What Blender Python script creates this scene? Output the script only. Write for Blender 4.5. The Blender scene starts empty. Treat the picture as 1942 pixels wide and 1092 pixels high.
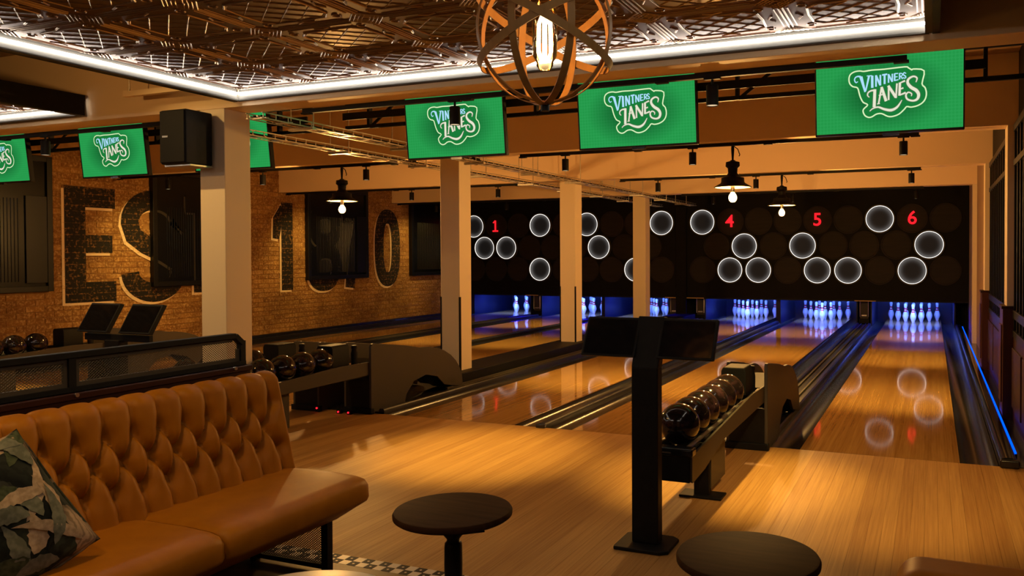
import bpy, bmesh, math, random
from mathutils import Vector, Matrix, Quaternion
random.seed(7)
PI = math.pi
scene = bpy.context.scene
COL = scene.collection

# ------------------------------------------------------------------ camera
cam_d = bpy.data.cameras.new('camera')
cam_d.sensor_width = 36.0
cam_d.lens = 28.763
cam_d.shift_x = -159.0 / 1942.0
cam_d.shift_y = -36.0 / 1942.0
cam_d.clip_start = 0.05
cam_d.clip_end = 100
cam = bpy.data.objects.new('camera', cam_d)
COL.objects.link(cam)
cam.matrix_world = Matrix(((0.925092, -0.0031815, 0.3797298, 0.3477),
                           (0.3797259, 0.0172874, -0.9249375, -5.9922),
                           (-0.0036218, 0.9998455, 0.0172005, 1.4068),
                           (0, 0, 0, 1)))
scene.camera = cam

# ------------------------------------------------------------------ world, view
w = bpy.data.worlds.new('world'); scene.world = w
w.use_nodes = True
bg = w.node_tree.nodes['Background']
bg.inputs[0].default_value = (1.0, 0.62, 0.32, 1)
bg.inputs[1].default_value = 0.004
scene.view_settings.view_transform = 'Standard'
scene.view_settings.look = 'None'
scene.view_settings.exposure = 0.0
scene.view_settings.gamma = 1.0
scene.view_settings.use_curve_mapping = False

# light levels (lamps of the place and added unseen fill lamps)
SPOT_W = 335.0          # track spotlights
SPOT_ANGLE = 60
SPOT_COL = (1.0, 0.68, 0.18)
APPROACH_W = 360.0
WALL_W = 85.0
COVE_E = 34.0            # LED strip in the ceiling trays
COVE_COL = (1.0, 0.91, 0.78)
BULB_COL = (1.0, 0.52, 0.14)
BLUE_W = 30.0
BULB_W = 140.0
ORB_W = 7.0
SOFA_FILL_W = 27.0
FRONT_W = 60.0
FRONT_COL = (1.0, 0.62, 0.20)
BLUE_COL = (0.13, 0.29, 1.0)
RING_E = 1.5

# ------------------------------------------------------------------ materials
def mat(name, col, rough=0.5, metal=0.0, spec=0.3, coat=0.0, noise=None, bump=None, emit=None, estr=0.0):
    m = bpy.data.materials.new(name); m.use_nodes = True
    nt = m.node_tree; N = nt.nodes; Lk = nt.links
    b = N['Principled BSDF']
    b.inputs['Base Color'].default_value = (*col, 1)
    b.inputs['Roughness'].default_value = rough
    b.inputs['Metallic'].default_value = metal
    b.inputs['Specular IOR Level'].default_value = spec
    b.inputs['Coat Weight'].default_value = coat
    b.inputs['Coat Roughness'].default_value = 0.12
    if emit:
        b.inputs['Emission Color'].default_value = (*emit, 1)
        b.inputs['Emission Strength'].default_value = estr
    if noise:      # (second colour, scale xyz, detail, low, high)
        c2, sc, det, lo, hi = noise
        g = N.new('ShaderNodeNewGeometry'); mp = N.new('ShaderNodeMapping')
        mp.inputs['Scale'].default_value = sc
        Lk.new(g.outputs['Position'], mp.inputs['Vector'])
        n = N.new('ShaderNodeTexNoise'); n.inputs['Scale'].default_value = 1.0
        n.inputs['Detail'].default_value = det
        Lk.new(mp.outputs[0], n.inputs['Vector'])
        r = N.new('ShaderNodeValToRGB')
        r.color_ramp.elements[0].position = lo; r.color_ramp.elements[1].position = hi
        r.color_ramp.elements[0].color = (*col, 1); r.color_ramp.elements[1].color = (*c2, 1)
        Lk.new(n.outputs[0], r.inputs[0]); Lk.new(r.outputs[0], b.inputs['Base Color'])
    if bump:       # (scale xyz, strength, distance)
        sc, st, di = bump
        g = N.new('ShaderNodeNewGeometry'); mp = N.new('ShaderNodeMapping')
        mp.inputs['Scale'].default_value = sc
        Lk.new(g.outputs['Position'], mp.inputs['Vector'])
        n = N.new('ShaderNodeTexNoise'); n.inputs['Scale'].default_value = 1.0
        n.inputs['Detail'].default_value = 4
        Lk.new(mp.outputs[0], n.inputs['Vector'])
        bm_ = N.new('ShaderNodeBump'); bm_.inputs['Strength'].default_value = st
        bm_.inputs['Distance'].default_value = di
        Lk.new(n.outputs[0], bm_.inputs['Height']); Lk.new(bm_.outputs[0], b.inputs['Normal'])
    return m

def emat(name, col, s):
    m = bpy.data.materials.new(name); m.use_nodes = True
    nt = m.node_tree; nt.nodes.clear()
    e = nt.nodes.new('ShaderNodeEmission'); o = nt.nodes.new('ShaderNodeOutputMaterial')
    e.inputs[0].default_value = (*col, 1); e.inputs[1].default_value = s
    nt.links.new(e.outputs[0], o.inputs[0])
    return m

def wood_board(name, dark, light, rough, strip=0.0, coat=0.0, spec=0.5):
    """straight-grained boards running along Y; strip > 0 adds narrow laminated strips"""
    m = mat(name, dark, rough, 0, spec, coat)
    nt = m.node_tree; N = nt.nodes; Lk = nt.links; b = N['Principled BSDF']
    g = N.new('ShaderNodeNewGeometry'); oi = N.new('ShaderNodeObjectInfo')
    mp = N.new('ShaderNodeMapping'); mp.inputs['Scale'].default_value = (90, 1.6, 1)
    Lk.new(g.outputs['Position'], mp.inputs['Vector'])
    n = N.new('ShaderNodeTexNoise'); n.inputs['Scale'].default_value = 1; n.inputs['Detail'].default_value = 5
    n.inputs['Roughness'].default_value = 0.6
    Lk.new(mp.outputs[0], n.inputs['Vector'])
    sep = N.new('ShaderNodeSeparateXYZ'); Lk.new(g.outputs['Position'], sep.inputs[0])
    val = oi.outputs['Random']
    if strip:
        dv = N.new('ShaderNodeMath'); dv.operation = 'DIVIDE'; dv.inputs[1].default_value = strip
        Lk.new(sep.outputs['X'], dv.inputs[0])
        fl = N.new('ShaderNodeMath'); fl.operation = 'FLOOR'; Lk.new(dv.outputs[0], fl.inputs[0])
        wn = N.new('ShaderNodeTexWhiteNoise'); wn.noise_dimensions = '1D'
        Lk.new(fl.outputs[0], wn.inputs['W'])
        val = wn.outputs['Value']
    mx = N.new('ShaderNodeMath'); mx.operation = 'MULTIPLY_ADD'; mx.inputs[1].default_value = 0.22
    Lk.new(val, mx.inputs[0])
    ms = N.new('ShaderNodeMath'); ms.operation = 'MULTIPLY_ADD'; ms.inputs[1].default_value = 0.9; ms.inputs[2].default_value = -0.16
    Lk.new(n.outputs[0], ms.inputs[0]); Lk.new(ms.outputs[0], mx.inputs[2])
    r = N.new('ShaderNodeValToRGB')
    r.color_ramp.elements[0].color = (*dark, 1); r.color_ramp.elements[1].color = (*light, 1)
    r.color_ramp.elements[0].position = 0.15; r.color_ramp.elements[1].position = 0.85
    Lk.new(mx.outputs[0], r.inputs[0]); Lk.new(r.outputs[0], b.inputs['Base Color'])
    return m

M = {}
M['board'] = wood_board('approach maple', (0.30, 0.135, 0.036), (0.58, 0.33, 0.105), 0.50, spec=0.2)
M['lane'] = wood_board('lane maple', (0.30, 0.135, 0.038), (0.55, 0.31, 0.10), 0.055, strip=0.0272, spec=0.6)
M['dark_floor'] = mat('dark stained oak', (0.05, 0.022, 0.01), 0.4, noise=((0.10, 0.05, 0.022), (3, 40, 1), 4, .3, .75))
M['sub'] = mat('black underlay', (0.01, 0.009, 0.009), 0.6)
M['plaster'] = mat('cream paint', (0.88, 0.66, 0.43), 0.55, bump=((9, 9, 9), 0.06, 0.01))
M['col_paint'] = mat('column cream paint', (0.80, 0.66, 0.48), 0.5, bump=((8, 8, 8), 0.05, 0.01))
M['ceil_dark'] = mat('brown ceiling paint', (0.42, 0.27, 0.15), 0.7, bump=((8, 8, 8), 0.05, 0.01))
M['black'] = mat('satin black metal', (0.0050, 0.0044, 0.0044), 0.55, spec=0.2, noise=((0.008, 0.007, 0.0065), (20, 20, 20), 3, .4, .7))
M['black_gloss'] = mat('glossy black plastic', (0.010, 0.010, 0.012), 0.16, spec=0.6)
M['gutter'] = mat('black gutter plastic', (0.014, 0.013, 0.014), 0.22, spec=0.6, bump=((4, 1.5, 4), 0.08, 0.01))
M['cap'] = mat('charcoal capping', (0.020, 0.017, 0.016), 0.30, bump=((30, 2, 30), 0.06, 0.004))
M['panel_grey'] = mat('warm grey powder coat', (0.056, 0.044, 0.031), 0.5, bump=((60, 60, 60), 0.04, 0.002))
M['black_panel'] = mat('matt black board', (0.0035, 0.003, 0.003), 0.6, spec=0.15, noise=((0.0055, 0.0045, 0.004), (4, 4, 4), 3, .35, .7))
M['disc'] = mat('dark barrel end', (0.012, 0.008, 0.0065), 0.62, noise=((0.018, 0.012, 0.009), (3, 3, 25), 3, .35, .7))
M['disc_painted_glow'] = mat('smoked ring face', (0.030, 0.029, 0.030), 0.6, spec=0.15, noise=((0.038, 0.036, 0.036), (6, 6, 6), 3, .35, .7))
def painted_glow_face():  # the LED ring's glow on the face, put in as radial emission
    m = mat('smoked disc with painted glow', (0.012, 0.011, 0.011), 0.5, spec=0.15)
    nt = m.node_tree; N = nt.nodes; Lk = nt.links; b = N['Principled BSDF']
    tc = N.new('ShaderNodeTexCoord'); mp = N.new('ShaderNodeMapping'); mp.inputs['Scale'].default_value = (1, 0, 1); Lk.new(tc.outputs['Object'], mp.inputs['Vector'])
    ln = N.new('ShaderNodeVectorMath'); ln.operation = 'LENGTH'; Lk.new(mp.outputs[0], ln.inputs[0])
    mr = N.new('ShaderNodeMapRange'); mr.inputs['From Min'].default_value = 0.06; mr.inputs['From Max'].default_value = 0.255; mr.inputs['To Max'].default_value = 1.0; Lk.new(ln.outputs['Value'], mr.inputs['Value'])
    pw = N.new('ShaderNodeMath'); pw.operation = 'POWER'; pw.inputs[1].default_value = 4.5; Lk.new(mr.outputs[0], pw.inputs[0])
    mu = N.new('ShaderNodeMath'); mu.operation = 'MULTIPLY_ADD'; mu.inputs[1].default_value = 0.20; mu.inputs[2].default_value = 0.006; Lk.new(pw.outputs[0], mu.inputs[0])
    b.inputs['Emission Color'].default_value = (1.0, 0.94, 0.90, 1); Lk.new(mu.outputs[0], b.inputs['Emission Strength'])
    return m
M['disc_painted_glow'] = painted_glow_face()
M['drum'] = mat('grey drum rim', (0.07, 0.068, 0.068), 0.5)
M['ring_led'] = emat('ring led', (1.0, 0.95, 0.88), RING_E)
M['red_led'] = emat('red number led', (1.0, 0.012, 0.02), 1.6)
M['red_dot'] = emat('red indicator', (1.0, 0.01, 0.02), 3.0)
M['cove_led'] = emat('cove led', COVE_COL, COVE_E)
M['cove'] = mat('grey coved profile', (0.085, 0.080, 0.072), 0.7)
M['alu'] = mat('brushed aluminium', (0.62, 0.58, 0.53), 0.38, 1.0, bump=((3, 120, 120), 0.05, 0.002))
M['galv'] = mat('galvanised steel', (0.52, 0.47, 0.40), 0.36, 0.9, noise=((0.62, 0.57, 0.50), (40, 40, 40), 3, .4, .7))
M['tin'] = mat('copper brown pressed tin', (0.065, 0.024, 0.011), 0.52, 1.0, noise=((0.095, 0.035, 0.017), (7, 7, 7), 4, .35, .7))
M['tin_field'] = mat('polished copper brown tin lit tone', (0.075, 0.035, 0.021), 0.43, 1.0, noise=((0.105, 0.05, 0.031), (7, 7, 7), 4, .35, .7))  # field lighter than the bands: LED reflection put into the colour
M['tin_edge'] = mat('rubbed tin with painted glint', (0.40, 0.31, 0.245), 0.36, 1.0)  # pale for rubbed paint and for LED glints put into the colour
M['mahogany'] = mat('dark mahogany', (0.024, 0.005, 0.002), 0.42, noise=((0.038, 0.008, 0.004), (30, 2.5, 30), 4, .35, .7))
M['mahog_red'] = mat('red mahogany', (0.048, 0.012, 0.005), 0.40, noise=((0.075, 0.02, 0.009), (30, 30, 3), 4, .35, .7))
M['leather'] = mat('tan leather', (0.33, 0.108, 0.003), 0.46, spec=0.15, noise=((0.40, 0.137, 0.005), (9, 9, 9), 4, .35, .7), bump=((180, 180, 180), 0.10, 0.002))
M['leather_dark'] = mat('tan leather button', (0.22, 0.058, 0.004), 0.42)
M['table_top'] = mat('dark stained table top', (0.026, 0.010, 0.0035), 0.6, spec=0.04, noise=((0.044, 0.018, 0.006), (5, 40, 5), 4, .35, .7))
M['table_leg'] = mat('black turned wood', (0.014, 0.011, 0.009), 0.35)
M['marble'] = mat('pale stone', (0.55, 0.47, 0.38), 0.3, noise=((0.42, 0.34, 0.26), (9, 9, 9), 6, .4, .75))
M['tile_w'] = mat('cream mosaic tile', (0.60, 0.48, 0.36), 0.35)
M['tile_b'] = mat('black mosaic tile', (0.010, 0.007, 0.005), 0.5, spec=0.1)
M['steel'] = mat('zinc fasteners', (0.6, 0.56, 0.5), 0.3, 1.0)
M['glass_dark'] = mat('dark screen glass', (0.006, 0.006, 0.007), 0.07, spec=0.6)
M['win_panel'] = mat('ribbed black glass', (0.003, 0.003, 0.0033), 0.26, spec=0.22, noise=((0.005, 0.0048, 0.0048), (3, 3, 3), 3, .4, .7))
M['win_frame'] = mat('black window frame', (0.004, 0.0038, 0.004), 0.4)
M['ghost'] = mat('faded letter trace', (0.030, 0.025, 0.021), 0.45)
M['band_in'] = mat('bent oak band', (0.30, 0.145, 0.035), 0.5, noise=((0.38, 0.19, 0.05), (40, 40, 5), 4, .3, .7))
M['enamel'] = mat('cream enamel', (0.75, 0.62, 0.42), 0.3)
M['lamp_lens'] = emat('spot lens', (1.0, 0.75, 0.45), 0.9)
M['bulb'] = emat('amber filament bulb', (1.0, 0.62, 0.25), 9.0)
M['bulb_big'] = emat('glowing tube filament', (1.0, 0.82, 0.55), 9.0)
M['uv_tube'] = emat('ultraviolet tube', (0.0016, 0.0022, 1.0), 220.0)
M['deck_strip'] = mat('yellow edge strip', (0.55, 0.36, 0.10), 0.4)
M['pin_white'] = mat('pin white', (0.80, 0.82, 0.85), 0.22, coat=0.4)
M['pin_red'] = mat('pin red band', (0.70, 0.02, 0.05), 0.3)
M['pit'] = mat('blue black pit panel', (0.010, 0.011, 0.035), 0.30)

def ball_mat():
    m = mat('marbled bowling ball', (0.010, 0.006, 0.006), 0.10, coat=0.5,
            noise=((0.055, 0.024, 0.028), (16, 16, 16), 6, .50, .76))
    return m
M['ball'] = ball_mat()

def glass_mat():
    m = bpy.data.materials.new('clear amber glass'); m.use_nodes = True
    nt = m.node_tree; nt.nodes.clear(); N = nt.nodes
    o = N.new('ShaderNodeOutputMaterial'); mx = N.new('ShaderNodeMixShader'); t = N.new('ShaderNodeBsdfTransparent'); g = N.new('ShaderNodeBsdfGlossy')
    lw = N.new('ShaderNodeLayerWeight'); lw.inputs[0].default_value = 0.25
    t.inputs[0].default_value = (1.0, 0.86, 0.62, 1); g.inputs['Roughness'].default_value = 0.04; g.inputs[0].default_value = (1, 0.85, 0.6, 1)
    nt.links.new(lw.outputs['Fresnel'], mx.inputs[0]); nt.links.new(t.outputs[0], mx.inputs[1]); nt.links.new(g.outputs[0], mx.inputs[2]); nt.links.new(mx.outputs[0], o.inputs[0])
    return m
M['glass'] = glass_mat()

def brick_mat():
    m = mat('worn brick', (0.32, 0.15, 0.05), 0.85)
    nt = m.node_tree; N = nt.nodes; Lk = nt.links; b = N['Principled BSDF']
    g = N.new('ShaderNodeNewGeometry'); oi = N.new('ShaderNodeObjectInfo')
    at = N.new('ShaderNodeAttribute'); at.attribute_name = 'rnd'
    ad = N.new('ShaderNodeMath'); ad.operation = 'ADD'
    Lk.new(oi.outputs['Random'], ad.inputs[0]); Lk.new(at.outputs['Fac'], ad.inputs[1])
    fr = N.new('ShaderNodeMath'); fr.operation = 'FRACT'; Lk.new(ad.outputs[0], fr.inputs[0])
    r1 = N.new('ShaderNodeValToRGB'); e = r1.color_ramp.elements
    e[0].color = (0.25, 0.105, 0.026, 1); e[1].color = (0.40, 0.19, 0.05, 1)
    x = e.new(0.55); x.color = (0.32, 0.145, 0.036, 1)
    Lk.new(fr.outputs[0], r1.inputs[0])
    n = N.new('ShaderNodeTexNoise'); n.inputs['Scale'].default_value = 34; n.inputs['Detail'].default_value = 8; n.inputs['Roughness'].default_value = 0.68
    Lk.new(g.outputs['Position'], n.inputs['Vector'])
    r2 = N.new('ShaderNodeValToRGB'); r2.color_ramp.elements[0].position = 0.47; r2.color_ramp.elements[1].position = 0.68
    Lk.new(n.outputs[0], r2.inputs[0])
    mx = N.new('ShaderNodeMix'); mx.data_type = 'RGBA'
    mx.inputs['B'].default_value = (0.70, 0.43, 0.17, 1)
    Lk.new(r2.outputs[0], mx.inputs['Factor']); Lk.new(r1.outputs[0], mx.inputs['A'])
    n2 = N.new('ShaderNodeTexNoise'); n2.inputs['Scale'].default_value = 1.3; n2.inputs['Detail'].default_value = 5
    Lk.new(g.outputs['Position'], n2.inputs['Vector'])
    r3 = N.new('ShaderNodeValToRGB'); r3.color_ramp.elements[0].position = 0.36; r3.color_ramp.elements[1].position = 0.62
    r3.color_ramp.elements[0].color = (0.50, 0.46, 0.42, 1)
    Lk.new(n2.outputs[0], r3.inputs[0])
    mu = N.new('ShaderNodeMix'); mu.data_type = 'RGBA'; mu.blend_type = 'MULTIPLY'; mu.inputs['Factor'].default_value = 0.8
    Lk.new(mx.outputs['Result'], mu.inputs['A']); Lk.new(r3.outputs[0], mu.inputs['B'])
    Lk.new(mu.outputs['Result'], b.inputs['Base Color'])
    bp = N.new('ShaderNodeBump'); bp.inputs['Strength'].default_value = 0.6; bp.inputs['Distance'].default_value = 0.01
    Lk.new(n.outputs[0], bp.inputs['Height']); Lk.new(bp.outputs[0], b.inputs['Normal'])
    return m
M['brick'] = brick_mat()
M['mortar'] = mat('lime mortar', (0.25, 0.115, 0.032), 0.9, noise=((0.36, 0.19, 0.065), (8, 8, 8), 5, .4, .7), bump=((40, 40, 40), 0.4, 0.01))

def worn(name, paint, lo, hi):
    m = mat(name, paint, 0.8)
    nt = m.node_tree; N = nt.nodes; Lk = nt.links; b = N['Principled BSDF']
    g = N.new('ShaderNodeNewGeometry')
    n = N.new('ShaderNodeTexNoise'); n.inputs['Scale'].default_value = 30; n.inputs['Detail'].default_value = 7
    Lk.new(g.outputs['Position'], n.inputs['Vector'])
    mp = N.new('ShaderNodeMapping'); mp.inputs['Rotation'].default_value = (0, PI/2, 0)
    sp = N.new('ShaderNodeSeparateXYZ'); Lk.new(g.outputs['Position'], sp.inputs[0])
    cb = N.new('ShaderNodeCombineXYZ'); Lk.new(sp.outputs['Y'], cb.inputs['X']); Lk.new(sp.outputs['Z'], cb.inputs['Y'])
    bt = N.new('ShaderNodeTexBrick'); bt.inputs['Scale'].default_value = 1.0
    bt.inputs['Brick Width'].default_value = 0.235; bt.inputs['Row Height'].default_value = 0.077
    bt.inputs['Mortar Size'].default_value = 0.006
    bt.inputs['Color1'].default_value = (0, 0, 0, 1); bt.inputs['Color2'].default_value = (0.22, 0.22, 0.22, 1); bt.inputs['Mortar'].default_value = (0.45, 0.45, 0.45, 1)
    Lk.new(cb.outputs[0], bt.inputs['Vector'])
    ad = N.new('ShaderNodeMath'); ad.operation = 'MULTIPLY_ADD'; ad.inputs[1].default_value = 0.35
    Lk.new(bt.outputs['Color'], ad.inputs[0]); Lk.new(n.outputs[0], ad.inputs[2])
    r = N.new('ShaderNodeValToRGB'); r.color_ramp.elements[0].position = lo; r.color_ramp.elements[1].position = hi
    r.color_ramp.elements[0].color = (*paint, 1); r.color_ramp.elements[1].color = (0.33, 0.155, 0.04, 1)
    Lk.new(ad.outputs[0], r.inputs[0]); Lk.new(r.outputs[0], b.inputs['Base Color'])
    bp = N.new('ShaderNodeBump'); bp.inputs['Strength'].default_value = 0.5; bp.inputs['Distance'].default_value = 0.008
    Lk.new(ad.outputs[0], bp.inputs['Height']); Lk.new(bp.outputs[0], b.inputs['Normal'])
    return m
M['paint_black'] = worn('worn black paint', (0.010, 0.007, 0.005), 0.60, 0.92)
M['paint_white'] = worn('worn cream paint', (0.78, 0.56, 0.34), 0.66, 0.95)

def leaf_fabric():
    m = mat('leaf print fabric', (0.02, 0.022, 0.014), 0.85)
    nt = m.node_tree; N = nt.nodes; Lk = nt.links; b = N['Principled BSDF']
    g = N.new('ShaderNodeTexCoord')
    n = N.new('ShaderNodeTexNoise'); n.inputs['Scale'].default_value = 9; n.inputs['Detail'].default_value = 3
    Lk.new(g.outputs['Object'], n.inputs['Vector'])
    mx = N.new('ShaderNodeMix'); mx.data_type = 'VECTOR'; mx.inputs['Factor'].default_value = 0.10
    Lk.new(g.outputs['Object'], mx.inputs['A']); Lk.new(n.outputs['Color'], mx.inputs['B'])
    mp = N.new('ShaderNodeMapping'); mp.inputs['Scale'].default_value = (11, 11, 7); mp.inputs['Rotation'].default_value = (0.5, 0.2, 0.4)
    Lk.new(mx.outputs['Result'], mp.inputs['Vector'])
    v = N.new('ShaderNodeTexVoronoi'); v.feature = 'F1'; v.inputs['Scale'].default_value = 1.0
    Lk.new(mp.outputs[0], v.inputs['Vector'])
    sc = N.new('ShaderNodeSeparateColor'); Lk.new(v.outputs['Color'], sc.inputs[0])
    r = N.new('ShaderNodeValToRGB'); r.color_ramp.interpolation = 'CONSTANT'
    e = r.color_ramp.elements; e[0].color = (0.018, 0.020, 0.012, 1); e[1].position = 0.28; e[1].color = (0.055, 0.062, 0.032, 1)
    x = e.new(0.52); x.color = (0.13, 0.125, 0.085, 1); x = e.new(0.72); x.color = (0.46, 0.31, 0.18, 1); x = e.new(0.90); x.color = (0.035, 0.045, 0.022, 1)
    Lk.new(sc.outputs[0], r.inputs[0])
    r2 = N.new('ShaderNodeValToRGB'); r2.color_ramp.elements[0].position = 0.35; r2.color_ramp.elements[1].position = 0.62
    r2.color_ramp.elements[0].color = (1, 1, 1, 1); r2.color_ramp.elements[1].color = (0.3, 0.3, 0.28, 1)
    Lk.new(v.outputs['Distance'], r2.inputs[0])
    wv = N.new('ShaderNodeTexWave'); wv.inputs['Scale'].default_value = 26; wv.inputs['Distortion'].default_value = 6
    Lk.new(g.outputs['Object'], wv.inputs['Vector'])
    r4 = N.new('ShaderNodeValToRGB'); r4.color_ramp.elements[0].color = (0.6, 0.6, 0.58, 1); r4.color_ramp.elements[0].position = 0.2; r4.color_ramp.elements[1].position = 0.6
    Lk.new(wv.outputs['Fac'], r4.inputs[0])
    m1 = N.new('ShaderNodeMix'); m1.data_type = 'RGBA'; m1.blend_type = 'MULTIPLY'; m1.inputs['Factor'].default_value = 1
    Lk.new(r.outputs[0], m1.inputs['A']); Lk.new(r2.outputs[0], m1.inputs['B'])
    m2 = N.new('ShaderNodeMix'); m2.data_type = 'RGBA'; m2.blend_type = 'MULTIPLY'; m2.inputs['Factor'].default_value = 1
    Lk.new(m1.outputs['Result'], m2.inputs['A']); Lk.new(r4.outputs[0], m2.inputs['B'])
    Lk.new(m2.outputs['Result'], b.inputs['Base Color'])
    return m
M['leaf'] = leaf_fabric()
def leaf_ink(name, c1, c2): return mat(name, c1, 0.9, spec=0.1, noise=(c2, (55, 55, 55), 3, .38, .62))
M['leaf_green'] = leaf_ink('dark green leaf print', (0.045, 0.055, 0.025), (0.085, 0.095, 0.045))
M['leaf_sage'] = leaf_ink('sage leaf print', (0.13, 0.13, 0.085), (0.20, 0.19, 0.13))
M['leaf_cream'] = leaf_ink('cream leaf print', (0.40, 0.27, 0.15), (0.58, 0.40, 0.24))

def screen_mat():
    m = bpy.data.materials.new('green screen picture'); m.use_nodes = True
    nt = m.node_tree; nt.nodes.clear(); N = nt.nodes; Lk = nt.links
    o = N.new('ShaderNodeOutputMaterial'); e = N.new('ShaderNodeEmission'); Lk.new(e.outputs[0], o.inputs[0])
    tc = N.new('ShaderNodeTexCoord')
    mp = N.new('ShaderNodeMapping'); mp.inputs['Scale'].default_value = (46, 0, 46)
    Lk.new(tc.outputs['Object'], mp.inputs['Vector'])
    v = N.new('ShaderNodeTexVoronoi'); v.inputs['Scale'].default_value = 1; v.inputs['Randomness'].default_value = 0.0
    Lk.new(mp.outputs[0], v.inputs['Vector'])
    r = N.new('ShaderNodeValToRGB'); el = r.color_ramp.elements
    el[0].position = 0.30; el[0].color = (0.017, 0.31, 0.066, 1); el[1].position = 0.48; el[1].color = (0.022, 0.335, 0.078, 1)
    Lk.new(v.outputs['Distance'], r.inputs[0]); Lk.new(r.outputs[0], e.inputs[0])
    mp2 = N.new('ShaderNodeMapping'); mp2.inputs['Scale'].default_value = (2.6, 0, 4.0); Lk.new(tc.outputs['Object'], mp2.inputs['Vector'])
    ln = N.new('ShaderNodeVectorMath'); ln.operation = 'LENGTH'; Lk.new(mp2.outputs[0], ln.inputs[0])
    r2 = N.new('ShaderNodeValToRGB'); r2.color_ramp.elements[0].position = 0.45; r2.color_ramp.elements[1].position = 1.0
    r2.color_ramp.elements[0].color = (0.45, 0.45, 0.45, 1); Lk.new(ln.outputs['Value'], r2.inputs[0])
    mm = N.new('ShaderNodeMix'); mm.data_type = 'RGBA'; mm.blend_type = 'MULTIPLY'; mm.inputs['Factor'].default_value = 1
    Lk.new(r.outputs[0], mm.inputs['A']); Lk.new(r2.outputs[0], mm.inputs['B']); Lk.new(mm.outputs['Result'], e.inputs[0])
    e.inputs[1].default_value = 1.0
    return m
M['screen'] = screen_mat()
M['badge_dark'] = emat('badge green', (0.010, 0.20, 0.040), 1.0)
M['badge_line'] = emat('badge cream line', (0.72, 0.90, 0.52), 1.0)
M['logo_blue'] = emat('logo pale blue', (0.42, 0.74, 0.98), 1.0)
M['logo_cream'] = emat('logo cream', (0.80, 0.80, 0.62), 1.0)
M['logo_shade'] = emat('logo shade', (0.10, 0.16, 0.085), 1.0)

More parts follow.
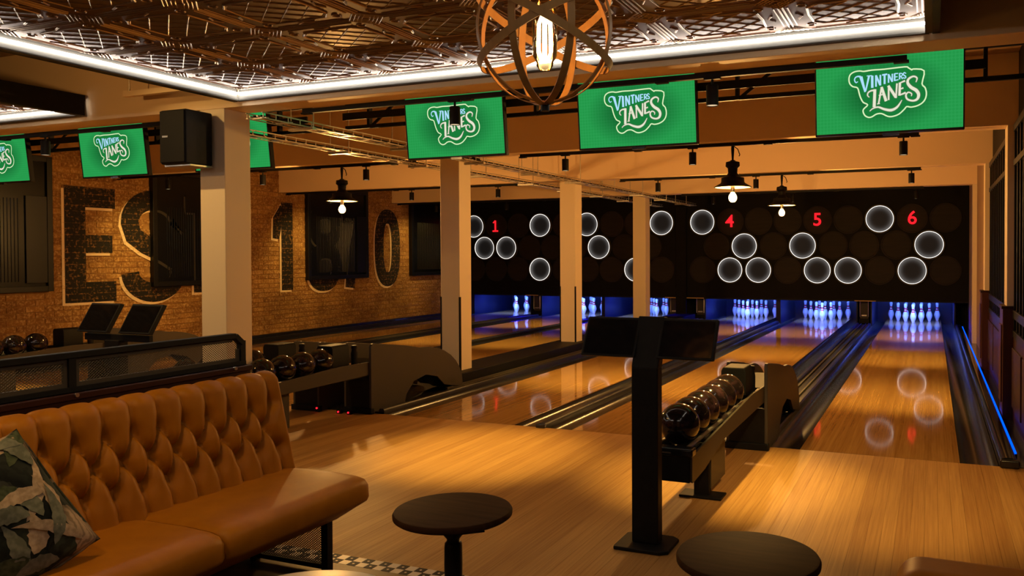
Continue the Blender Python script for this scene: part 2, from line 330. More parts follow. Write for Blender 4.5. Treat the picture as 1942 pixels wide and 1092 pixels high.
# ------------------------------------------------------------------ mesh builder (world coordinates)
class MB:
    def __init__(s): s.v = []; s.f = []; s.mi = []; s.cur = 0
    def add(s, vs, fs):
        o = len(s.v); s.v += [tuple(p) for p in vs]
        for f in fs: s.f.append(tuple(o + i for i in f)); s.mi.append(s.cur)
        return s
    def box(s, x0, x1, y0, y1, z0, z1):
        return s.add([(x0,y0,z0),(x1,y0,z0),(x1,y1,z0),(x0,y1,z0),(x0,y0,z1),(x1,y0,z1),(x1,y1,z1),(x0,y1,z1)],
                     [(0,3,2,1),(4,5,6,7),(0,1,5,4),(1,2,6,5),(2,3,7,6),(3,0,4,7)])
    def bar(s, a, b, wd, ht, up=(0,0,1)):
        a = Vector(a); b = Vector(b); d = (b - a).normalized(); u = Vector(up)
        sd = d.cross(u)
        if sd.length < 1e-4: sd = d.cross(Vector((1,0,0)))
        sd.normalize(); u = sd.cross(d).normalized()
        p = []
        for q in (a, b):
            for i, j in ((-1,-1),(1,-1),(1,1),(-1,1)): p.append(q + sd*(wd/2*i) + u*(ht/2*j))
        return s.add(p, [(0,3,2,1),(4,5,6,7),(0,1,5,4),(1,2,6,5),(2,3,7,6),(3,0,4,7)])
    def prism(s, poly, ax, a, b):
        """poly: 2-D points in the two other axes (order x,y,z without ax)"""
        n = len(poly); vs = []
        for t in (a, b):
            for p in poly:
                q = list(p); q.insert(ax, t); vs.append(q)
        return s.add(vs, [tuple(range(n))[::-1], tuple(range(n, 2*n))] + [(i, (i+1) % n, n+(i+1) % n, n+i) for i in range(n)])
    def tube(s, pts, r, n=8, cap=True, closed=False):
        pts = [Vector(p) for p in pts]; k = len(pts); rs = r if isinstance(r, (list, tuple)) else [r]*k
        vs = []; up = Vector((0, 0, 1)); prev = None
        for i, p in enumerate(pts):
            if closed: d = pts[(i+1) % k] - pts[i-1]
            else: d = pts[min(i+1, k-1)] - pts[max(i-1, 0)]
            d.normalize()
            if prev is None:
                a = d.cross(up)
                if a.length < 1e-3: a = d.cross(Vector((1, 0, 0)))
            else: a = prev - d*prev.dot(d)
            a.normalize(); prev = a; b = d.cross(a)
            for j in range(n):
                t = 2*PI*j/n; vs.append(p + a*(rs[i]*math.cos(t)) + b*(rs[i]*math.sin(t)))
        fs = []
        for i in range(k if closed else k-1):
            i2 = (i+1) % k
            for j in range(n): fs.append((i*n+j, i*n+(j+1) % n, i2*n+(j+1) % n, i2*n+j))
        if cap and not closed: fs += [tuple(range(n))[::-1], tuple(range((k-1)*n, k*n))]
        return s.add(vs, fs)
    def lathe(s, prof, c=(0,0,0), n=24, axis='z', cap=True):
        """prof: (radius, height) pairs"""
        vs = []; c = Vector(c)
        for r, h in prof:
            for j in range(n):
                t = 2*PI*j/n; x, y = r*math.cos(t), r*math.sin(t)
                if axis == 'z': q = (x, y, h)
                elif axis == 'y': q = (x, h, -y)
                else: q = (h, x, y)
                vs.append(c + Vector(q))
        fs = [(i*n+j, i*n+(j+1) % n, (i+1)*n+(j+1) % n, (i+1)*n+j) for i in range(len(prof)-1) for j in range(n)]
        if cap: fs += [tuple(range(n))[::-1], tuple(range((len(prof)-1)*n, len(prof)*n))]
        return s.add(vs, fs)
    def sphere(s, c, r, n=20, m=12, sz=1.0):
        prof = [(max(1e-4, r*math.sin(PI*i/m)), -r*sz*math.cos(PI*i/m)) for i in range(m+1)]
        return s.lathe(prof, c, n)
    def ribbon(s, pts, ws, ax, at, th=0.0, smooth=0):
        """flat stroke of varying width in the plane ax = at; pts are 2-D"""
        pts = [Vector((p[0], p[1])) for p in pts]
        if smooth and len(pts) > 2:
            P = []; Wd = []
            for i in range(len(pts)-1):
                p0, p1, p2, p3 = pts[max(i-1,0)], pts[i], pts[i+1], pts[min(i+2, len(pts)-1)]
                for q in range(smooth):
                    t = q/smooth
                    P.append(0.5*((2*p1)+(p2-p0)*t+(2*p0-5*p1+4*p2-p3)*t*t+(3*p1-p0-3*p2+p3)*t**3)); Wd.append(ws[i]*(1-t)+ws[i+1]*t)
            P.append(pts[-1]); Wd.append(ws[-1]); pts, ws = P, Wd
        L = []; R = []
        for i, p in enumerate(pts):
            d = (pts[min(i+1, len(pts)-1)] - pts[max(i-1, 0)]); d.normalize(); nn = Vector((-d.y, d.x))
            L.append(p + nn*ws[i]/2); R.append(p - nn*ws[i]/2)
        vs = []
        for a, b in zip(L, R):
            for q in (a, b):
                t = [q.x, q.y]; t.insert(ax, at); vs.append(t)
        return s.add(vs, [(2*i, 2*i+1, 2*i+3, 2*i+2) for i in range(len(L)-1)])
    def build(s, name, m, parent=None, smooth=False, bevel=0.0, seg=2, kind=None, origin=None):
        me = bpy.data.meshes.new(name)
        off = Vector((0,0,0))
        p = parent
        while p is not None: off += p.location; p = p.parent
        if parent is None and origin is not None: off = Vector(origin)
        loc = Vector((0,0,0))
        if parent is not None and origin is not None: loc = Vector(origin) - off; off = Vector(origin)
        me.from_pydata([(v[0]-off.x, v[1]-off.y, v[2]-off.z) for v in s.v], [], s.f)
        ms = m if isinstance(m, (list, tuple)) else [m]
        for k in ms: me.materials.append(M[k] if isinstance(k, str) else k)
        if len(ms) > 1: me.polygons.foreach_set('material_index', s.mi)
        bmx = bmesh.new(); bmx.from_mesh(me); bmesh.ops.recalc_face_normals(bmx, faces=bmx.faces); bmx.to_mesh(me); bmx.free()
        if smooth: me.polygons.foreach_set('use_smooth', [True]*len(me.polygons))
        me.update()
        o = bpy.data.objects.new(name, me); COL.objects.link(o)
        if parent is not None: o.parent = parent; o.location = loc
        elif origin is not None: o.location = origin
        if bevel:
            b = o.modifiers.new('bevel', 'BEVEL'); b.width = bevel; b.segments = seg; b.limit_method = 'ANGLE'; b.angle_limit = math.radians(35)
            if smooth is False: me.polygons.foreach_set('use_smooth', [True]*len(me.polygons)); b.harden_normals = True
        elif smooth and smooth != 'all':
            me.set_sharp_from_angle(angle=math.radians(40))
        if kind: o['kind'] = kind
        return o

def thing(name, label, cat, loc, group=None):
    o = bpy.data.objects.new(name, None); COL.objects.link(o); o.location = loc; o.empty_display_size = 0.05
    o['label'] = label; o['category'] = cat
    if group: o['group'] = group
    return o
def tag(o, label, cat, group=None):
    o['label'] = label; o['category'] = cat
    if group: o['group'] = group
    return o
def struct(mb, name, m, parent=None, **k):
    o = mb.build(name, m, parent, **k)
    if parent is None: o['kind'] = 'structure'
    return o
def dup(root, loc, label=None):
    def rec(o, par):
        c = o.copy(); COL.objects.link(c)
        if par is not None: c.parent = par
        for ch in list(o.children): rec(ch, c)
        return c
    r = rec(root, None); r.location = loc
    if label: r['label'] = label
    return r
NW = ['one','two','three','four','five','six']
ORD = ['first','second','third','fourth','fifth','sixth','seventh','eighth','ninth','tenth','eleventh','twelfth']

# ================================================================== STRUCTURE
MY = 10.93
LANES = [-9.10, -7.30, -5.72, -3.39, -1.80, 0.0]      # lane centres, lane one .. lane six
HW, GW = 0.527, 0.238
XL, XR = -9.97, 1.02
FARY = 13.2

# floor: slab, approach boards, mosaic strip
mb = MB(); mb.box(XL-0.1, XR+0.1, -8.2, -3.0, -0.15, 0.0)
floor = struct(mb, 'floor', 'dark_floor')
mb = MB(); mb.box(XL-0.1, XR+0.1, -3.0, -0.002, -0.15, -0.012); mb.box(XL-0.1, XR+0.1, -0.002, FARY+0.1, -0.16, -0.10)
struct(mb, 'sub_floor', 'sub', floor)
bw = 0.0668; nb = int((XR - XL) / bw)
bmesh_ = {}
for k in range(3):
    mb = MB(); mb.box(-bw/2+0.0004, bw/2-0.0004, -2.905, -0.001, -0.012, 0.0)
    me = mb.build('floor_board', 'board', floor, bevel=0)
    bmesh_[k] = me.data
    bpy.data.objects.remove(me)
for i in range(nb+1):
    o = bpy.data.objects.new('floor_board', bmesh_[i % 3]); COL.objects.link(o); o.parent = floor
    o.location = (XL + bw*(i+0.5), 0, random.uniform(-0.0006, 0.0))
tw = 0.0475
tm = MB().box(-tw/2+0.001, tw/2-0.001, -tw/2+0.001, tw/2-0.001, -0.012, 0.0008).build('floor_tile', 'tile_w'); mw = tm.data; bpy.data.objects.remove(tm)
tmb = MB(); tmb.cur = 0; tmb.box(-tw/2+0.001, tw/2-0.001, -tw/2+0.001, tw/2-0.001, -0.012, 0.0008)
tmb.cur = 1; tmb.add([(0.006*math.cos(a*PI/4), 0.006*math.sin(a*PI/4), 0.0012) for a in range(8)], [tuple(range(8))])
tm = tmb.build('floor_tile', ['tile_b', 'tile_w']); mbk = tm.data; bpy.data.objects.remove(tm)
rest = MB()
for i in range(-5, 92):
    for r in range(2):
        x = -3.4 + tw*(i+0.5); y = -2.93 - tw*r + 0.001
        if -2.75 < x < -1.15:
            o = bpy.data.objects.new('floor_tile', mw if (i+r) % 2 else mbk); COL.objects.link(o); o.parent = floor; o.location = (x, y, 0)
        else:
            rest.cur = (i+r) % 2
            rest.box(x-tw/2+0.001, x+tw/2-0.001, y-tw/2+0.001, y+tw/2-0.001, -0.012, 0.0008)
o = rest.build('floor_tile', ['tile_b', 'tile_w'], floor); o['kind'] = 'stuff'

# ceiling, beams, columns
struct(MB().box(XL-0.1, XR+0.6, -8.2, FARY+0.1, 3.1, 3.25), 'ceiling', 'ceil_dark')
BEAM_Y = [-1.47, 1.743, 4.892, 8.052]
for y in BEAM_Y:
    struct(MB().box(XL, XR+0.05, y, y+0.245, 2.49, 3.1), 'beam', 'plaster', bevel=0.006)
CX0, CX1 = -4.688, -4.443
for i, y in enumerate(BEAM_Y):
    c = struct(MB().box(CX0, CX1, y, y+0.245, 0.0 if i == 0 else -0.10, 2.49), 'column', 'col_paint', bevel=0.006)
    if i in (1, 2):
        for x0, x1 in ((CX1-0.012, CX1+0.004), (CX0-0.004, CX0+0.012)):
            MB().box(x0, x1, y-0.005, y+0.02, 0.14, 0.95).build('corner_guard', 'black', c)
# walls
struct(MB().box(XL-0.1, XR+0.6, FARY, FARY+0.1, -0.12, 3.1), 'wall_far', 'black_panel')
struct(MB().box(XL-0.1, XR+0.6, -8.2, -8.1, 0, 3.1), 'wall_back', 'plaster')
wl = struct(MB().box(XL-0.12, XL, -8.2, FARY, -0.12, 3.1), 'wall_left', 'mortar')
struct(MB().box(XL, XL+0.025, -8.1, 0.0, 0.0, 0.10), 'baseboard_left', 'black')

# windows on the brick wall (behind them no bricks)
WIN = [(-0.73, 0.95), (2.385, 4.06), (5.51, 7.19), (8.64, 10.32)]
WZ0, WZ1 = 0.975, 2.66
def win_here(y, z, m=0.0):
    return any(a-m < y < b+m for a, b in WIN) and z > WZ0-m
for k, (a, b) in enumerate(WIN):
    x0, x1 = XL+0.002, XL+0.085
    mb = MB(); t = 0.07
    mb.box(x0, x1, a, a+t, WZ0, WZ1); mb.box(x0, x1, b-t, b, WZ0, WZ1); mb.box(x0, x1, a+t, b-t, WZ0, WZ0+t); mb.box(x0, x1, a+t, b-t, WZ1-t, WZ1)
    fr = struct(mb, 'window_%d' % (k+1), 'win_frame', bevel=0.004)
    MB().box(x0, x1-0.03, a+t, b-t, WZ0+t, WZ1-t).build('pane', 'win_panel', fr)
    rb = MB()
    n = 26
    for i in range(n):
        yy = a+0.24 + (b-a-0.62)*i/n
        rb.prism([(x1-0.032, yy), (x1-0.022, yy+0.008), (x1-0.022, yy+0.018), (x1-0.032, yy+0.026)], 2, WZ0+0.13, 2.12)
    rb.build('rib', 'win_panel', fr)['kind'] = 'stuff'
    MB().box(x1-0.034, x1-0.008, b-0.33, b-t, WZ0+0.11, 2.16).build('blind', 'win_frame', fr, bevel=0.003)

# bricks
bl, bh = 0.235, 0.077
spots_ = []
row = 0; z = 0.10
while z < 2.72:
    off = (row % 2)*bl/2
    k = 0
    y = -1.0 + off
    while y < 10.85:
        if not win_here(y+bl/2, z+bh/2, 0.02): spots_.append((y, z))
        y += bl
    z += bh; row += 1
def near(q):   # those that show largest, nearest to the seats, come first
    dx, dy = XL-0.35, q[0]+6.0
    zc = dy*0.925 - dx*0.38
    u = (dx*0.925+dy*0.38)/zc
    return zc if (-0.72 < u < -0.185) else zc+50
spots_.sort(key=near)
bmeshes = []
for k in range(6):
    mb = MB(); j = lambda: random.uniform(-0.003, 0.003)
    y0, y1, z0, z1 = 0.004+j(), bl-0.005+j(), 0.004+j()*.6, bh-0.004+j()*.6
    p = 0.006+random.random()*0.006
    mb.add([(0,y0,z0),(0,y1,z0),(0,y1,z1),(0,y0,z1),(p,y0+.003,z0+.003),(p+j()*.8,y1-.003,z0+.003),(p,y1-.003,z1-.003),(p+j()*.8,y0+.003,z1-.003)],
           [(4,5,6,7),(0,1,5,4),(1,2,6,5),(2,3,7,6),(3,0,4,7)])
    o = mb.build('brick', 'brick'); bmeshes.append(o.data); bpy.data.objects.remove(o)
for y, z in spots_[:300]:
    o = bpy.data.objects.new('brick', random.choice(bmeshes)); COL.objects.link(o); o.parent = wl; o.location = (XL, y, z)
mb = MB(); rn = []
for y, z in spots_[300:]:
    j = lambda: random.uniform(-0.003, 0.003)
    p = 0.006+random.random()*0.006
    y0, y1, z0, z1 = y+0.004+j(), y+bl-0.005+j(), z+0.004, z+bh-0.004
    mb.add([(XL,y0,z0),(XL,y1,z0),(XL,y1,z1),(XL,y0,z1),(XL+p,y0+.003,z0+.003),(XL+p,y1-.003,z0+.003),(XL+p,y1-.003,z1-.003),(XL+p,y0+.003,z1-.003)],
           [(4,5,6,7),(0,1,5,4),(1,2,6,5),(2,3,7,6),(3,0,4,7)])
    rn += [random.random()]*5
o = mb.build('brick', 'brick', wl); o['kind'] = 'stuff'
at = o.data.attributes.new('rnd', 'FLOAT', 'FACE'); at.data.foreach_set('value', rn)

# painted letters on the bricks: EST 1870
def arc(cy, cz, ry, rz, a0, a1, n=18):
    return [(cy+ry*math.cos(math.radians(a0+(a1-a0)*i/n)), cz+rz*math.sin(math.radians(a0+(a1-a0)*i/n))) for i in range(n+1)]
def sup(cy, cz, ry, rz, n=40, e=2.6):
    r = []
    for i in range(n+1):
        t = 2*PI*i/n; c_, s_ = math.cos(t), math.sin(t)
        r.append((cy+ry*math.copysign(abs(c_)**(2/e), c_), cz+rz*math.copysign(abs(s_)**(2/e), s_)))
    return r
LET = {
 'E': [([(1.28, 0.81), (1.28, 2.325)], [.285]*2), ([(1.2, 2.19), (1.845, 2.19)], [.265]*2), ([(1.2, 1.575), (1.80, 1.575)], [.24]*2), ([(1.2, 0.94), (1.85, 0.94)], [.265]*2)],
 'S': [([(2.82, 1.86)] + arc(2.455, 1.88, .39, .33, 0, 180, 14) + [(2.12, 1.70), (2.30, 1.58), (2.58, 1.46), (2.80, 1.33)] + arc(2.45, 1.18, .385, .285, 15, -180, 16), [.275]*60)],
 'T': [([(3.26, 0.86), (3.26, 2.3)], [.28]*2), ([(2.95, 2.19), (3.58, 2.19)], [.265]*2)],
 '1': [([(5.06, 0.82), (5.06, 2.325)], [.27]*2), ([(4.80, 1.70), (4.84, 2.02), (5.0, 2.19)], [.15, .22, .26])],
 '8': [(sup(5.98, 1.95, .28, .27), [.27]*41), (sup(5.98, 1.20, .30, .30), [.27]*41)],
 '7': [([(6.45, 2.19), (7.10, 2.19)], [.265]*2), ([(6.98, 2.19), (6.78, 1.5), (6.70, 0.80)], [.27]*3)],
 '0': [(sup(7.88, 1.566, .275, .64), [.29]*41)],
}
def letter(ch, name, m, x, dy, dz, par, grow=0.0, wins=None):
    mb = MB()
    for i, (p, wd) in enumerate(LET[ch]):
        mb.ribbon([(a+dy, b+dz) for a, b in p], [q+grow for q in wd[:len(p)]], 0, x+0.0004*i, smooth=0)
    o = mb.build(name, m, par)
    if wins:
        bmx = bmesh.new(); bmx.from_mesh(o.data)
        a, b = wins
        for co, no in (((x, a+0.07, 0), (0, -1, 0)), ((x, b-0.07, 0), (0, 1, 0)), ((x, 0, WZ0+0.07), (0, 0, -1))):
            bmesh.ops.bisect_plane(bmx, geom=bmx.verts[:]+bmx.edges[:]+bmx.faces[:], plane_co=co, plane_no=no, clear_outer=True)
        bmx.to_mesh(o.data); bmx.free()
    return o
for ch in 'EST1870':
    letter(ch, 'letter_outline', 'paint_white', XL+0.0165, -0.036, -0.034, wl)
    letter(ch, 'painted_letter', 'paint_black', XL+0.0200, 0, 0, wl)
for ch, wi in (('S', 1), ('T', 1), ('8', 2), ('7', 2)):
    o = letter(ch, 'letter_trace', 'ghost', XL+0.0585, -0.03, -0.03, wl, 0.0, WIN[wi])
    o = letter(ch, 'letter_trace', 'win_panel', XL+0.0600, 0, 0, wl, 0.0, WIN[wi])

# right-hand wall: pilasters, glazed bays, wainscot
wr = struct(MB().box(XR, XR+0.12, -8.2, FARY, -0.12, 3.1), 'wall_right', 'black_panel')
struct(MB().box(XR-0.022, XR, 5.137, 10.9, -0.12, 3.1), 'trim_1', 'ceil_dark')
for i, y in enumerate(BEAM_Y[1:]):
    p = struct(MB().box(0.937, XR+0.05, y, y+0.245, 0.95 if i < 2 else 0.0, 2.49), 'pilaster', 'col_paint', bevel=0.004)
    if i == 2: continue
    q = MB().box(0.905, XR+0.05, y-0.02, y+0.275, -0.1, 0.95).build('plinth', 'mahog_red', p, bevel=0.006)
    MB().box(0.895, XR+0.05, y-0.03, y+0.285, 0.935, 0.962).build('plinth_cap', 'mahogany', p, bevel=0.005)
    MB().box(0.893, 0.906, y+0.02, y+0.235, 0.14, 0.80).build('plinth_panel', 'mahog_red', p, bevel=0.004)
for k, (a, b) in enumerate(((-1.6, 1.72), (2.02, 4.87))):
    fr = struct(MB().box(0.980, XR, a, b, 0.70, 0.76).box(0.980, XR, a, b, 0.86, 0.93).box(0.980, XR, a, b, 2.14, 2.19).box(0.980, XR, a, b, 2.43, 2.49), 'window_%d' % (k+5), 'win_frame', bevel=0.003)
    n = int((b-a)/0.235)
    for i in range(n+1):
        yy = a + (b-a-0.04)*i/n
        MB().box(0.988, XR, yy, yy+0.04, 0.76, 2.43).build('mullion', 'win_frame', fr)
    MB().box(1.006, 1.012, a, b, 0.76, 2.43).build('pane', 'glass_dark', fr)
    wn = struct(MB().box(0.985, XR, a, b, -0.1, 0.70), 'baseboard_right_%d' % (k+1), 'mahogany')
    n = max(2, int((b-a)/0.75))
    for i in range(n):
        y0 = a + (b-a)*i/n + 0.06; y1 = a + (b-a)*(i+1)/n - 0.06
        MB().box(0.970, 0.986, y0, y1, 0.12, 0.62).build('wainscot_panel', 'mahogany', wn, bevel=0.005)

# ------------------------------------------------------------------ ceiling trays with pressed tin
TX0, TX1, TY0, TY1 = -4.275, 0.312, -5.85, -1.488
nx, ny = 7, 8
tsx, tsy = (TX1-TX0)/nx, (TY1-TY0)/ny
def tin_tile():
    mb = MB(); hx, hy = tsx/2, tsy/2
    mb.add([(-hx,-hy,0),(hx,-hy,0),(hx,hy,0),(-hx,hy,0)], [(3,2,1,0)]); mb.cur = 2
    def bead(a, b, wd=0.011, ht=0.010):
        a = Vector((*a, 0)); b = Vector((*b, 0)); d = (b-a)
        if d.length < 1e-4: return
        d.normalize(); n = Vector((-d.y, d.x, 0))*(wd/2)
        sec = [(-1, 0), (-.72, .62), (0, 1), (.72, .62), (1, 0)]
        vs = [q + n*e + Vector((0, 0, -ht*f)) for q in (a, b) for e, f in sec]
        mb.add(vs, [(k, k+5, k+6, k+1) for k in range(4)] + [(0, 1, 2, 3, 4), (5, 6, 7, 8, 9)])
    # field border: rectangle with notched corners, slightly bowed sides
    fx, fy = 0.205, 0.17; c = 0.045
    P = [(-fx+c,-fy), (0,-fy-0.008), (fx-c,-fy), (fx-c*.55,-fy+c*.55), (fx,-fy+c), (fx+0.008,0), (fx,fy-c), (fx-c*.55,fy-c*.55), (fx-c,fy), (0,fy+0.008), (-fx+c,fy), (-fx+c*.55,fy-c*.55), (-fx,fy-c), (-fx-0.008,0), (-fx,-fy+c), (-fx+c*.55,-fy+c*.55)]
    for i in range(len(P)): bead(P[i], P[(i+1) % len(P)], 0.012, 0.0055)
    ux, uy = 0.0685, 0.057
    mb.cur = 1; mb.add([(x_, y_, -0.0008) for x_, y_ in P], [tuple(range(len(P)))[::-1]]); mb.cur = 2
    def clipline(cx, cy, dx, dy):
        t0, t1 = -9, 9
        for p0, d, l in ((cx, dx, fx-.01), (cy, dy, fy-.01)):
            if abs(d) < 1e-9: continue
            a, b = sorted(((-l-p0)/d, (l-p0)/d)); t0 = max(t0, a); t1 = min(t1, b)
        if t1 > t0: bead((cx+dx*t0, cy+dy*t0), (cx+dx*t1, cy+dy*t1), 0.007, 0.0040)
    for k in range(-5, 6):
        if k % 2 == 0: continue
        clipline(k*ux, 0, ux, uy); clipline(k*ux, 0, ux, -uy)
    # edge double line and corner lattice ornaments
    for s in (-1, 1):
        bead((-hx+0.10, s*(hy-0.010)), (hx-0.10, s*(hy-0.010)), 0.010, 0.0048)
        bead((-hx+0.12, s*(hy-0.034)), (hx-0.12, s*(hy-0.034)), 0.007, 0.0036)
        bead((s*(hx-0.010), -hy+0.09), (s*(hx-0.010), hy-0.09), 0.010, 0.0048)
        bead((s*(hx-0.034), -hy+0.11), (s*(hx-0.034), hy-0.11), 0.007, 0.0036)
        bead((-0.05, s*(hy-0.055)), (0.0, s*(hy-0.075)), 0.012, 0.0048); bead((0.0, s*(hy-0.075)), (0.05, s*(hy-0.055)), 0.012, 0.0048)
        bead((s*(hx-0.06), -0.05), (s*(hx-0.085), 0.0), 0.012, 0.0048); bead((s*(hx-0.085), 0.0), (s*(hx-0.06), 0.05), 0.012, 0.0048)
        for t in (-1, 1):
            X0, Y0 = s*hx, t*hy
            for k in range(1, 5):
                r = 0.026*k
                bead((X0-s*r, Y0), (X0, Y0-t*r), 0.009, 0.0048)
                if k < 4:
                    bead((X0-s*r, Y0-t*0.004), (X0-s*(r*.5+0.052), Y0-t*(0.052-r*.5+0.004)), 0.007, 0.0042)
                    bead((X0-s*0.004, Y0-t*r), (X0-s*(0.052-r*.5+0.004), Y0-t*(r*.5+0.052)), 0.007, 0.0042)
            for k in range(7):      # scroll round the ornament
                a0, a1 = k*PI/4, (k+1)*PI/4; cx, cy = X0-s*0.105, Y0-t*0.095
                bead((cx+0.022*math.cos(a0), cy+0.022*math.sin(a0)), (cx+0.022*math.cos(a1), cy+0.022*math.sin(a1)), 0.009, 0.0048)
    o = mb.build('ceiling_tile', ['tin', 'tin_field', 'tin_edge'], smooth=True); me = o.data; bpy.data.objects.remove(o); return me
TIN = tin_tile()
TIN_FLIP = False
def tray(name, label, x0, x1, y0, y1, zt, zb, mats, tiles):
    """dropped ceiling tray: outer box, curved inner fascia, LED strip, pressed-tin tiles"""
    t = struct(MB().box(x0-0.07, x1+0.07, y0-0.07, y1+0.02, zt+0.03, zt+0.075), name, mats[0])
    b = MB(); zz = zb
    b.box(x0-0.07, x0-0.035, y0-0.07, y1+0.015, zz, zt+0.03); b.box(x1+0.035, x1+0.07, y0-0.07, y1+0.015, zz, zt+0.03); b.box(x0-0.035, x1+0.035, y0-0.07, y0-0.035, zz, zt+0.03)
    b.build('tray_edge', mats[0], t)
    # fascia: coved aluminium profile, one per side
    for side in range(4):
        prof = [(0.026, zt+0.004), (0.026, zt-0.022), (0.023, zt-0.040), (0.016, zt-0.056), (0.006, zt-0.070), (0.001, zt-0.078), (0.001, zb), (0.036, zb), (0.036, zt+0.02), (0.026, zt+0.02)]
        m2 = MB()
        if side == 0: m2.prism([(y1 - 0.012 + a, z) for a, z in prof], 0, x0-0.02, x1+0.02)
        if side == 1: m2.prism([(y0 + 0.012 - a, z) for a, z in prof], 0, x0, x1)
        if side == 2: m2.prism([(x0 + 0.0 - a, z) for a, z in prof], 1, y0, y1)
        if side == 3: m2.prism([(x1 - 0.0 + a, z) for a, z in prof], 1, y0, y1)
        m2.build('fascia', mats[1], t, smooth=True)
    L = MB(); zl = zt-0.030; h = 0.0065; d = 0.009
    L.box(x0-0.018, x1+0.018, y1+0.006-d, y1+0.006, zl-h, zl+h); L.build('led_strip', 'cove_led', t)
    L = MB(); L.box(x0-0.018, x0-0.018+d, y0, y1-0.004, zl-h, zl+h); L.build('led_strip', 'cove_led', t)
    L = MB(); L.box(x1+0.018-d, x1+0.018, y0, y1-0.004, zl-h, zl+h); L.build('led_strip', 'cove_led', t)
    L = MB(); L.box(x0+0.01, x1-0.01, y0-0.006, y0-0.006+d, zl-h, zl+h); L.build('led_strip', 'cove_led', t)
    for i in range(tiles[0]):
        for j in range(tiles[1]):
            o = bpy.data.objects.new('ceiling_tile', TIN); COL.objects.link(o); o.parent = t
            o.location = (x0 + (i+0.5)*(x1-x0)/tiles[0], y0 + (j+0.5)*(y1-y0)/tiles[1], zt)
            o.scale = ((x1-x0)/tiles[0]/tsx, (y1-y0)/tiles[1]/tsy, 1)
    return t
tray('ceiling_tray', '', TX0, TX1, TY0, TY1, 2.61, 2.525, ('black', 'cove'), (nx, ny))
tray('ceiling_tray', '', -10.0+0.3, -5.93, TY0, -1.53, 2.61, 2.525, ('black', 'cove'), (6, ny))

# ================================================================== LANES
for i, cx in enumerate(LANES):
    n = i+1
    t = thing('bowling_lane', 'glossy maple bowling lane %s' % ['along the brick wall, under the red one', 'under the red two, second from the brick wall', 'under the red three, on the brick wall side of the columns', 'under the red four, on the window side of the columns', 'under the red five, second from the windows', 'under the red six, along the windows'][i], 'bowling lane', (cx, 0, 0))
    MB().box(cx-HW, cx+HW, 0.004, 12.95, -0.05, 0.0).build('lane_surface', 'lane', t)
    MB().box(cx-HW, cx+HW, -0.001, 0.004, -0.05, -0.0005).build('foul_line', 'black', t)
    for s in (-1, 1):
        P = []
        for k in range(11):
            a = PI*k/10
            P.append((cx + s*(HW+GW/2) + GW/2*math.cos(a)*0.98, -0.006 - 0.075*math.sin(a)))
        Q = [(x, z-0.012) for x, z in reversed(P)]
        MB().prism(P+Q, 1, 0.004, 12.95).build('gutter', 'gutter', t, smooth=True)

def divider(label, x0, x1, kind):
    c = (x0+x1)/2
    t = thing('lane_divider', label, 'lane divider', (c, 0, 0))
    if kind == 'narrow':
        MB().prism([(x0-.006,-.1),(x1+.006,-.1),(x1+.006,.020),(x1-.004,.034),(x0+.004,.034),(x0-.006,.020)], 1, 0.0, 11.0).build('capping', 'cap', t, bevel=0.004)
        MB().box(x0-.012, x1+.012, -0.035, 0.0, -0.0, 0.032).build('end_cap', 'black_gloss', t, bevel=0.008)
    elif kind == 'return':
        MB().box(x0, x1, 0.0, 11.0, -.1, 0.012).build('cover_plate', 'cap', t)
        for a, b in ((x0-.004, x0+.05), (x1-.05, x1+.004)):
            MB().prism([(a,-.05),(b,-.05),(b,.030),(b-.01,.042),(a+.01,.042),(a,.030)], 1, 0.0, 11.0).build('capping', 'cap', t, bevel=0.003)
        for xx in (c-.045, c+.045):
            MB().box(xx-.009, xx+.009, 1.25, 11.0, 0.012, 0.030).build('ball_rail', 'panel_grey', t, bevel=0.003)
    elif kind == 'column':
        MB().box(x0, x1, 0.0, 11.0, -.1, 0.015).build('cover_plate', 'black', t)
        for a, b in ((x0-.004, x0+.055), (x1-.055, x1+.004)):
            MB().prism([(a,-.05),(b,-.05),(b,.030),(b-.01,.045),(a+.01,.045),(a,.030)], 1, 0.0, 11.0).build('capping', 'cap', t, bevel=0.003)
        MB().box(-4.80, -4.33, 1.55, 11.0, 0.015, 0.14).build('column_plinth', 'black', t, bevel=0.012)
        MB().box(-4.29, -4.26, 1.2, 11.0, 0.015, 0.05).build('ball_rail', 'panel_grey', t, bevel=0.004)
        MB().box(-4.24, -4.22, 1.2, 11.0, 0.015, 0.04).build('ball_rail', 'panel_grey', t, bevel=0.004)
    else:  # wall side
        MB().prism([(x0,-.1),(x1,-.1),(x1,.055),(x0,.055)], 1, 0.0, 11.0).build('capping', 'cap', t, bevel=0.006)
    return t
mb = None
t = divider('black bumper rail along the foot of the brick wall', XL+0.002, -9.868, 'wall')
MB().box(XL+0.002, XL+0.03, 0.0, 11.0, 0.055, 0.10).build('bumper', 'black_gloss', t, bevel=0.006)
divider('ball return cover with rails between lanes one and two', -8.335, -8.065, 'return')
divider('thin charcoal capping between lanes two and three', -6.535, -6.485, 'narrow')
divider('wide black divider carrying the cream columns', -4.955, -4.155, 'column')
divider('thin charcoal capping between lanes four and five', -2.625, -2.565, 'narrow')
divider('ball return cover with rails between lanes five and six', -1.035, -0.765, 'return')
t = thing('lane_divider', 'glossy black rounded rail on the window side of lane six', 'lane divider', (0.82, 0, 0))
P = [(0.767, -.1), (0.875, -.1), (0.875, .04)] + [(0.821+0.054*math.cos(a), 0.04+0.022*math.sin(a)) for a in [PI*k/8 for k in range(1, 8)]] + [(0.767, .04)]
MB().prism(P, 1, 0.0, 11.0).build('capping', 'black_gloss', t, smooth=True)
MB().box(0.875, XR-0.002, 0.0, 11.0, -.1, 0.004).build('side_cover', 'black_gloss', t)
